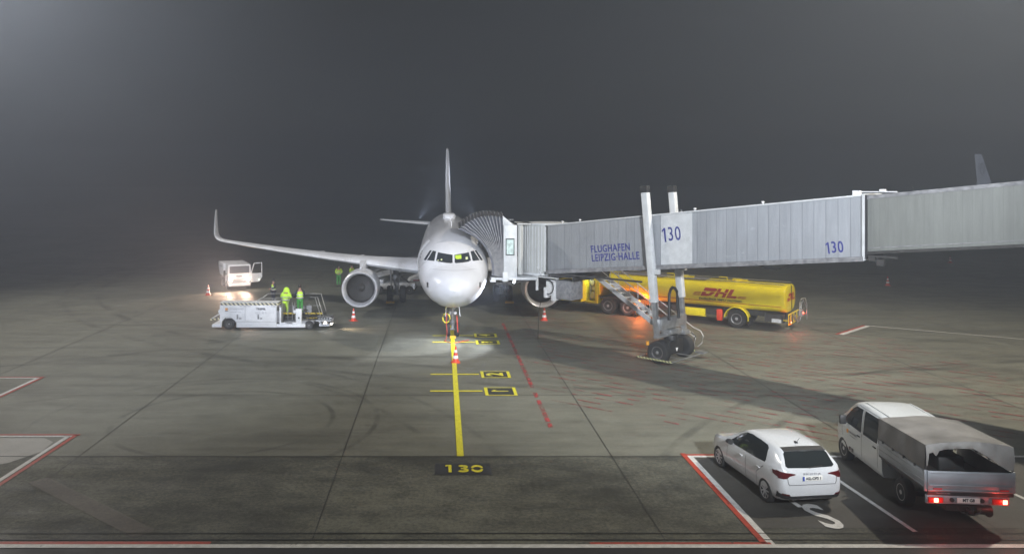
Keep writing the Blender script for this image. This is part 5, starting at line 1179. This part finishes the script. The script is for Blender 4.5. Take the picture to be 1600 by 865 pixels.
mb = MB(); mb.cyl((1.47, -.96, .68), (1.47, -.94, .68), .05); mb.box(1.3, 1.36, -.9, -.8, 1.2, 1.32); mb.box(1.48, 1.56, -.9, -.8, 1.2, 1.28); mb.build('controls', 'dark', cp)
mb = MB()
mb.path([(-1.05, -.9, 1.58), (-.72, -.9, 1.80), (.5, -.9, 1.80)], .022); mb.path([(-.9, -.9, 1.58), (-.85, -.9, 1.72)], .02); mb.path([(-1.05, 1.1, 1.58), (-.72, 1.1, 1.80), (2.45, 1.1, 1.80), (2.75, 1.1, .75)], .022)
mb.path([(.5, -.9, 1.80), (.5, -.9, .45)], .022); mb.path([(.5, -.35, 1.78), (1.0, -.35, 1.78)], .02); mb.path([(2.0, -.3, 1.78), (2.45, -.3, 1.78), (2.78, -.3, .72)], .025); mb.path([(2.3, -.3, 1.78), (2.62, -.3, .72)], .025); mb.path([(1.95, -.3, 1.4), (1.98, -.3, .7)], .02); mb.path([(2.2, -.3, 1.3), (2.55, -.3, 1.3)], .02)
for x in (.75, 1.0, 1.15): mb.path([(x, -.45, .4), (x, -.45, 1.5 if x > .8 else 1.75)], .022)
mb.build('guard_rail', 'steel', LD, smooth=60)
mb = MB(); mb.bar((1.7, -.5, .45), (2.55, -.5, .46), .12, .07); mb.bar((2.55, -.5, .46), (2.75, -.5, .2), .1, .07); mb.bar((1.7, .7, .45), (2.55, .7, .46), .12, .07); mb.box(2.4, 3.3, -.6, .8, .42, .5); mb.box(2.6, 3.2, -.7, .9, .16, .3)
mb.path([(2.5, -.6, .72), (3.1, -.6, .70), (3.4, -.6, .55), (3.4, -.6, .25)], .02)
for x in (2.6, 2.75, 2.9, 3.05, 3.2): mb.cyl((x, -.6, .58), (x, .8, .58), .045, n=8)
mb.build('front_rollers', 'steel', LD)
mb = MB()
for k in range(26):
    random.seed(k + 50); x = 1.65 + random.random() * .8; z = .35 + random.random() * .7; mb.path([(x, -.6 + random.random() * .5, z), (x + random.uniform(-.2, .2), -.6, z + random.uniform(-.2, .2)), (x + random.uniform(-.2, .2), -.5, z + random.uniform(-.25, .25))], .018, 5)
mb.build('hydraulic_hoses', 'black', LD, smooth=60)
for y in (-.82, 1.0): wheel(LD, (-2.56, y, .33), .33, .24, (0, -1 if y < 0 else 1, 0), .48); wheel(LD, (2.05, y, .25), .25, .22, (0, -1 if y < 0 else 1, 0), .5)
mb = MB(); mb.box(-3.55, -3.05, -.9, 1.1, .14, .30); mb.bar((-3.6, -.8, .62), (-3.05, -.8, .95), .05, .05); mb.cyl((-3.16, -.6, 1.0), (-3.16, -.4, 1.0), .12); mb.build('rear_step', 'gse_white', LD, bevel=.01)
mb = MB(); mb.bar((-3.65, -.85, .58), (-3.1, -.85, .62), .05, .09); mb.build('tow_bar', 'hazard', LD)
mb = MB(); mb.cyl((2.95, -.66, .32), (2.95, -.60, .32), .075); mb.build('headlamp', 'head_on', LD)
mb = MB(); mb.cyl((3.3, -.62, .28), (3.3, -.58, .28), .045); mb.build('headlamp', 'head_on', LD)
s_ = spot('loader_light', (3.4, -.75, .42), (9.5, -1.0, -.2), 420, 80, 1.0, (1, .74, .50), .05); s_.parent = LD
# spot() aims in world axes; the loader is not rotated, so local = world direction

# ---------------------------------------------------------------- service truck with lit headlamps
TR = thing('service_truck', (-15.95, 62.4, 0), R(24), 'white service truck at the far left with headlamps lit and its door open', 'service truck')
mb = MB(); mb.loft([[(x, y, z) for x, z in ((-.88, .45), (.88, .45), (.9, 1.2), (.88, 1.96), (.82, 2.0), (-.82, 2.0), (-.88, 1.96), (-.9, 1.2))] for y in (-.02, .05, 1.35, 1.4)]); cb = mb.build('cab', 'gse_white', TR, bevel=.02)
mb = MB(); mb.prism([(-.78, -.03, 1.32), (.78, -.03, 1.32), (.77, -.03, 1.88), (-.77, -.03, 1.88)], (0, .02, 0)); mb.build('windscreen', 'window_grey', cb)
mb = MB(); mb.box(-.6, .6, -.035, -.02, .55, .62); mb.box(-.55, .55, -.035, -.02, .68, .73); mb.box(-.55, .55, -.035, -.02, .79, .84); mb.box(-.25, .2, -.035, -.02, 1.02, 1.12); mb.build('grille', 'gear', cb)
mb = MB(); mb.bar((-.95, -.05, 1.3), (-1.2, -.15, 1.35), .04, .04); mb.box(-1.28, -1.12, -.2, -.12, 1.15, 1.6); mb.build('mirror', 'black', cb)
for x in (-.68, .68):
    mb = MB(); mb.cyl((x, -.05, .80), (x, -.01, .80), .12); mb.build('headlamp', 'head_on', cb)
mb = MB(); mb.box(-.85, .85, -.12, .1, .30, .48); mb.build('bumper', 'gse_white', TR, bevel=.02)
for x in (-.78, .78):
    for y in (.55, 3.2): wheel(TR, (x, y, .36), .36, .24, (1 if x > 0 else -1, 0, 0), .55)
mb = MB(); mb.box(-.5, .5, .3, 4.3, .4, .75); mb.build('chassis', 'dark', TR)
mb = MB(); mb.prism([(-1.0, 1.55, .95), (-1.0, 3.6, .95), (-1.0, 4.3, 1.45), (-1.0, 4.3, 1.95), (-1.0, 1.55, 1.95)], (2.0, 0, 0)); bx = mb.build('box_body', 'gse_white', TR, bevel=.02)
mb = MB(); mb.box(-1.008, -.99, 1.9, 3.6, 1.1, 1.12); mb.box(-1.008, -.99, 1.9, 3.6, 1.85, 1.87); mb.box(-1.008, -.99, 1.9, 1.92, 1.1, 1.85); mb.box(-1.008, -.99, 3.6, 3.62, 1.1, 1.85); mb.build('panel_seams', 'gear', bx)
text('company_lettering', 'PORTGROUND', .2, 'grey_text', bx, face_left(-1.004, 2.8, 1.68), 1.0, .003)
DR = MB()   # door frame swung out to the right
def dq(u, z): return (.92 + u * .93, -.05 + u * .42, z)
for a, b in (((0, 1.3), (.28, 2.05)), ((.28, 2.05), (1, 2.05)), ((1, 2.05), (1, .95)), ((0, 1.3), (0, .6))): DR.bar(dq(*a), dq(*b), .05, .06)
DR.prism([dq(0, .55), dq(.72, .55), dq(1, .9), dq(1, 1.22), dq(0, 1.28)], (.02, -.05, 0)); DR.build('open_door', 'gse_white', TR)
mb = MB(); q = dq(.72, .72); mb.box(q[0] - .05, q[0] + .05, q[1] - .09, q[1] - .05, .68, .76); mb.build('door_lamp', 'lit_panel', TR)
for x, pw in ((-.68, 2000), (.68, 2000)):
    p = Matrix.Rotation(R(24), 4, 'Z') @ Vector((x, -.12, .8)) + Vector((-15.95, 62.4, 0))
    spot('headlight_beam', p, p + Vector((-5.0, -18, .9)), pw, 84, 1.0, (1, .66, .48), .08)

for x in (-.68, .68):
    point('headlight_glow', (x, -.7, .9), 22, (1, .66, .46), .1, TR)

# ---------------------------------------------------------------- belt loader behind the left engine
BL = thing('belt_loader', (-3.1, 60.3, 0), R(-4), 'white belt loader with handrails standing behind the left engine', 'belt loader')
mb = MB(); mb.box(-2.0, 1.3, -.8, .8, .42, .85); mb.box(-2.0, -1.1, -.8, .8, .85, 1.1); b_ = mb.build('chassis', 'gse_white', BL, bevel=.03)
mb = MB(); mb.bar((-2.3, -.45, 1.25), (2.2, -.45, 2.35), .06, .32); mb.bar((-2.3, .45, 1.25), (2.2, .45, 2.35), .06, .32); cv = mb.build('conveyor', 'gse_white', BL)
mb = MB(); mb.bar((-2.3, 0, 1.3), (2.2, 0, 2.4), .84, .05); mb.build('belt', 'black', cv)
mb = MB(); mb.bar((-1.6, -.3, .8), (.4, -.3, 1.8), .1, .12); mb.bar((.9, -.3, .8), (-.2, -.3, 1.7), .1, .12); mb.build('lift_arm', 'dark', BL)
mb = MB()
for y in (-.5, .5):
    mb.path([(-2.2, y, 1.3), (-2.2, y, 2.0), (1.6, y, 2.93), (1.6, y, 2.3)], .022); mb.path([(-2.2, y, 1.65), (1.6, y, 2.6)], .018)
    for x in (-1.2, -.2, .8): mb.path([(x, y, 1.5 + (x + 2.3) * .244 - .2), (x, y, 2.0 + (x + 2.2) * .245)], .018)
mb.build('handrail', 'steel', cv, smooth=60)
for x in (-1.4, .9):
    for y in (-.75, .75): wheel(BL, (x, y, .34), .34, .22, (0, 1 if y > 0 else -1, 0), .55)
TG = thing('baggage_tug', (-1.25, 63.0, 0), R(8), 'low white baggage tug with a red stripe beside the fuselage', 'tug')
mb = MB(); mb.loft([[(x, y, z) for x, z in ((-1.3, .3), (1.3, .3), (1.3, .8), (.6, .95), (-.5, 1.15), (-1.1, .9), (-1.3, .6))] for y in (-.6, .6)]); tb = mb.build('body', 'gse_white', TG, bevel=.03)
mb = MB(); mb.box(-.9, 1.2, -.612, -.59, .70, .80); mb.build('stripe', 'red_logo', tb)
mb = MB(); mb.box(-.4, .3, -.4, .4, 1.1, 1.5); mb.build('seat', 'black', TG, bevel=.05)
mb = MB(); mb.box(1.29, 1.32, -.5, -.3, .55, .65); mb.build('headlamp', 'lit_panel', tb)
for x in (-.85, .85):
    for y in (-.55, .55): wheel(TG, (x, y, .28), .28, .2, (0, 1 if y > 0 else -1, 0), .55)

# ---------------------------------------------------------------- traffic cones
def make_cone():
    o = thing('traffic_cone', (0, 0, 0), 0)
    mb = MB(); mb.box(-.21, .21, -.21, .21, 0, .035); mb.build('base', 'cone_red', o, bevel=.012)
    mb = MB(); mb.lathe([(.03, .165), (.06, .15), (.74, .035), (.76, .03)], (0, 0, 0), (0, 0, 1), 24); b = mb.build('body', 'cone_red', o, smooth=50)
    r = lambda z: .15 - (z - .06) * .169 + .003
    for a, c in ((.20, .34), (.47, .60)):
        mb = MB(); mb.lathe([(a, r(a)), (c, r(c))], (0, 0, 0), (0, 0, 1), 24, False); mb.build('reflective_band', 'cone_white', b, smooth=50)
    return o
cones = [(.78, 36.7, 'red and white cone on the yellow lead-in line before the nose wheel'), (-5.25, 48.0, 'red and white cone in front of the left engine'), (6.5, 48.2, 'red and white cone below the right engine'),
         (-17.5, 59.2, 'red and white cone in the headlight glow, left of the service truck'), (37.3, 64.9, 'red and white cone below the jet bridge on the open apron to the right'), (55.0, 84.0, 'farthest red and white cone, tiny near the right edge')]
proto = make_cone()
for i, (x, y, lb_) in enumerate(cones):
    o = proto if i == 0 else copy_tree(proto)
    o.location = (x, y, 0); o.rotation_euler = (0, 0, i * .7); tag(o, lb_, 'traffic cone', 'traffic cones on the apron')

# ---------------------------------------------------------------- people
def skin_mesh(name, verts, edges, radii, m, parent, root=0, sub=1):
    me = bpy.data.meshes.new(name); me.from_pydata(verts, edges, []); o = bpy.data.objects.new('tmp', me); C.objects.link(o)
    md = o.modifiers.new('s', 'SKIN'); md.use_smooth_shade = True
    for i, r_ in enumerate(radii): me.skin_vertices[0].data[i].radius = (r_, r_) if not isinstance(r_, tuple) else r_
    me.skin_vertices[0].data[root].use_root = True
    sd = o.modifiers.new('d', 'SUBSURF'); sd.levels = sub; sd.render_levels = sub
    bpy.context.view_layer.update()
    out = bpy.data.meshes.new_from_object(o.evaluated_get(bpy.context.evaluated_depsgraph_get()))
    bpy.data.objects.remove(o); bpy.data.meshes.remove(me)
    out.name = name; out.materials.clear(); out.materials.append(M[m])
    for p in out.polygons: p.use_smooth = True; p.material_index = 0
    r = bpy.data.objects.new(name, out); C.objects.link(r); r.parent = parent; return r
def person(loc, rz, label, arms, legs=((-.11, .02), (.11, .03)), top='hivis', legm='navy', lean=0.0, hood=False, wide=1.0, group='ground crew on the apron', cap=True, arm=None):
    o = thing('person', loc, rz, label, 'person', group)
    # joints (front of the body looks to -y)
    pel = (0, 0, .95); wst = (0, -.02 * lean * 3, 1.12); chs = (0, -.08 * lean * 2, 1.34); nck = (0, -.12 * lean * 2, 1.49); hdb = (0, -.14 * lean * 2 - .01, 1.58); hdt = (0, -.14 * lean * 2 - .01, 1.70)
    V = [pel, wst, chs, nck, hdb, hdt]; E = [(0, 1), (1, 2), (2, 3), (3, 4), (4, 5)]; Rr = [(.15, .11), (.135, .10), (.16, .11), .055, (.075, .088), (.078, .095)]
    AV = [pel, wst, chs, (0, chs[1], 1.43)]; AE = [(0, 1), (1, 2), (2, 3)]; AR = [(.185 * wide, .145 * wide), (.175 * wide, .135 * wide), (.19 * wide, .14 * wide), (.12, .09)]
    LV = [(0, 0, .98)]; LE = []; LR = [(.165, .125)]
    sleeves = []
    for s, (el, ha) in zip((-1, 1), arms):
        sh = (s * .18, chs[1], 1.42); b = len(V)
        hv = Vector(ha); ev = Vector(el); d = (hv - ev).normalized()
        palm = hv + d * .07
        V += [sh, tuple(ev), tuple(hv), tuple(palm)]; E += [(2, b), (b, b + 1), (b + 1, b + 2), (b + 2, b + 3)]; Rr += [.055, .042, .028, (.038, .02)]
        side = d.cross(Vector((0, 1, 0))); side = (side if side.length > .1 else Vector((1, 0, 0))).normalized(); crl = Vector((0, -1, 0)) - d * Vector((0, -1, 0)).dot(d)
        for k, (off, ln) in enumerate(((-.03, .07), (-.01, .08), (.01, .075), (.03, .06))):
            a0 = palm + side * off + d * .02; a1 = a0 + d * ln * .5 + crl * .01; a2 = a1 + d * ln * .4 + crl * .025; n_ = len(V)
            V += [tuple(a0), tuple(a1), tuple(a2)]; E += [(b + 3, n_), (n_, n_ + 1), (n_ + 1, n_ + 2)]; Rr += [.010, .009, .008]
        t0 = hv + d * .03 - side * .035; t1 = t0 + d * .035 - side * .02; n_ = len(V); V += [tuple(t0), tuple(t1)]; E += [(b + 2, n_), (n_, n_ + 1)]; Rr += [.012, .010]
        sleeves.append(([(s * .10, chs[1], 1.40), sh, tuple(ev), tuple(hv - d * .02)], [(0, 1), (1, 2), (2, 3)], [.09, .092 * wide, .070 * wide, .055]))
    for s, (fx, fy) in zip((-1, 1), legs):
        b = len(V); hp = (s * .09, 0, .90); kn = ((s * .10 + fx) / 2, fy / 2 - .03, .50); an = (fx, fy, .09); to = (fx + s * .02, fy - .16, .035)
        V += [hp, kn, an, to]; E += [(0, b), (b, b + 1), (b + 1, b + 2), (b + 2, b + 3)]; Rr += [.085, .058, .045, (.045, .03)]
        a = len(LV); LV += [hp, kn, (an[0], an[1], .12)]; LE += [(0, a), (a, a + 1), (a + 1, a + 2)]; LR += [.115, .085, .075]
    bd = skin_mesh('body', V, E, Rr, 'skin', o)
    skin_mesh('jacket', AV, AE, AR, top, bd)
    for sv, se_, sr in sleeves: skin_mesh('sleeve', sv, se_, sr, arm or top, bd)
    tr = skin_mesh('trousers', LV, LE, LR, legm, bd)
    for fx, fy in legs:
        mb = MB(); mb.lathe([(0, .03), (.01, .055), (.16, .062), (.27, .05), (.31, .02)], (fx, fy + .10, .055), (0, -1, 0), 12); mb.build('boot', 'black', bd, smooth=60)
        mb = MB(); mb.lathe([(0, .088), (.05, .09)], (fx * .98, fy * .85, .32), (0, 0, 1), 16, False); mb.build('reflective_band', 'reflective', tr, smooth=60)
    for z, rx, ry in ((1.02, .198, .158), (1.18, .192, .15)):
        mb = MB(); mb.loft([[(rx * wide * math.cos(a), chs[1] * .4 + ry * wide * math.sin(a), z + dz) for a in [2 * math.pi * i / 20 for i in range(20)]] for dz in (0, .05)], cap=False); mb.build('reflective_band', 'reflective', bd, smooth=60)
    hy = hdt[1]
    mb = MB(); mb.lathe([(0, .02), (.012, .016), (.02, .004)], (0, hy - .10, 1.62), (0, -1, -.3), 8); mb.build('nose', 'skin', bd, smooth=60)
    for s in (-1, 1):
        mb = MB(); mb.lathe([(0, .014), (.006, .012), (.01, .002)], (s * .032, hy - .092, 1.65), (0, -1, 0), 8); mb.build('eye', 'black', bd, smooth=60)
        mb = MB(); mb.lathe([(-.012, .02), (0, .028), (.012, .02)], (s * .085, hy + .01, 1.63), (1, 0, 0), 8); mb.build('ear', 'skin', bd, smooth=60)
    mb = MB(); r0 = .118 if not hood else .165
    if hood: mb.lathe([(0, .20), (.10, .19), (.2, .165), (.27, .11), (.30, .02)], (0, hy + .03, 1.46), (0, -.12, 1), 18); mb.build('hood', top, bd, smooth=60)
    else: mb.lathe([(-.06, .098), (0, .106), (.06, .10), (.10, .07), (.118, .01)], (0, hy + .012, 1.68), (0, .1, 1), 18); mb.build('hair' if not cap else 'cap', 'hair', bd, smooth=60)
    return o
rest = (((-.27, .02, 1.16), (-.26, -.08, .92)), ((.27, .02, 1.16), (.26, -.08, .92)))
front = (((-.27, -.02, 1.17), (-.10, -.24, 1.10)), ((.27, -.02, 1.17), (.10, -.24, 1.12)))
reach = (((-.28, -.10, 1.16), (-.18, -.34, 1.10)), ((.30, -.12, 1.18), (.30, -.36, 1.22)))
person((-11.6, 54.7, 0), R(-50), 'person in a yellow vest and dark trousers standing alone behind the container loader', front, legm='navy', arm='navy')
person((-9.08, 46.2, .52), R(170), 'person in a bulky hooded yellow jacket on the container loader', reach, legm='hivis', hood=True, wide=1.35, lean=.6)
person((-8.22, 46.15, .66), R(-165), 'person in a yellow vest and green trousers at the controls of the container loader', (((-.28, -.06, 1.17), (-.2, -.30, 1.08)), ((.30, -.06, 1.16), (.30, -.26, 1.0))), legm='hivis_green', wide=1.12, lean=.3, arm='navy')
person((-8.25, 64.3, 0), R(5), 'person in a yellow jacket and green trousers facing forward, left of the left engine', front, legm='hivis_green')
person((-7.25, 64.8, 0), R(60), 'person in a yellow jacket half hidden by the left engine cowling', front, legm='hivis_green')

# ---------------------------------------------------------------- fog
hz = bpy.data.materials.new('haze'); hz.use_nodes = True; n = hz.node_tree.nodes; n.clear()
pv = n.new('ShaderNodeVolumePrincipled'); pv.inputs['Color'].default_value = (0.55, 0.62, 0.745, 1); pv.inputs['Density'].default_value = 0.0056; pv.inputs['Anisotropy'].default_value = 0.6
ou = n.new('ShaderNodeOutputMaterial'); hz.node_tree.links.new(pv.outputs[0], ou.inputs['Volume'])
mb = MB(); mb.box(-320, 400, -50, 520, -1, 30.5)
me = bpy.data.meshes.new('haze'); bmesh.ops.recalc_face_normals(mb.bm, faces=mb.bm.faces); mb.bm.to_mesh(me); mb.bm.free(); me.materials.append(hz)
o = bpy.data.objects.new('haze', me); C.objects.link(o); o['kind'] = 'stuff'; o['label'] = 'thick night fog over the whole apron'
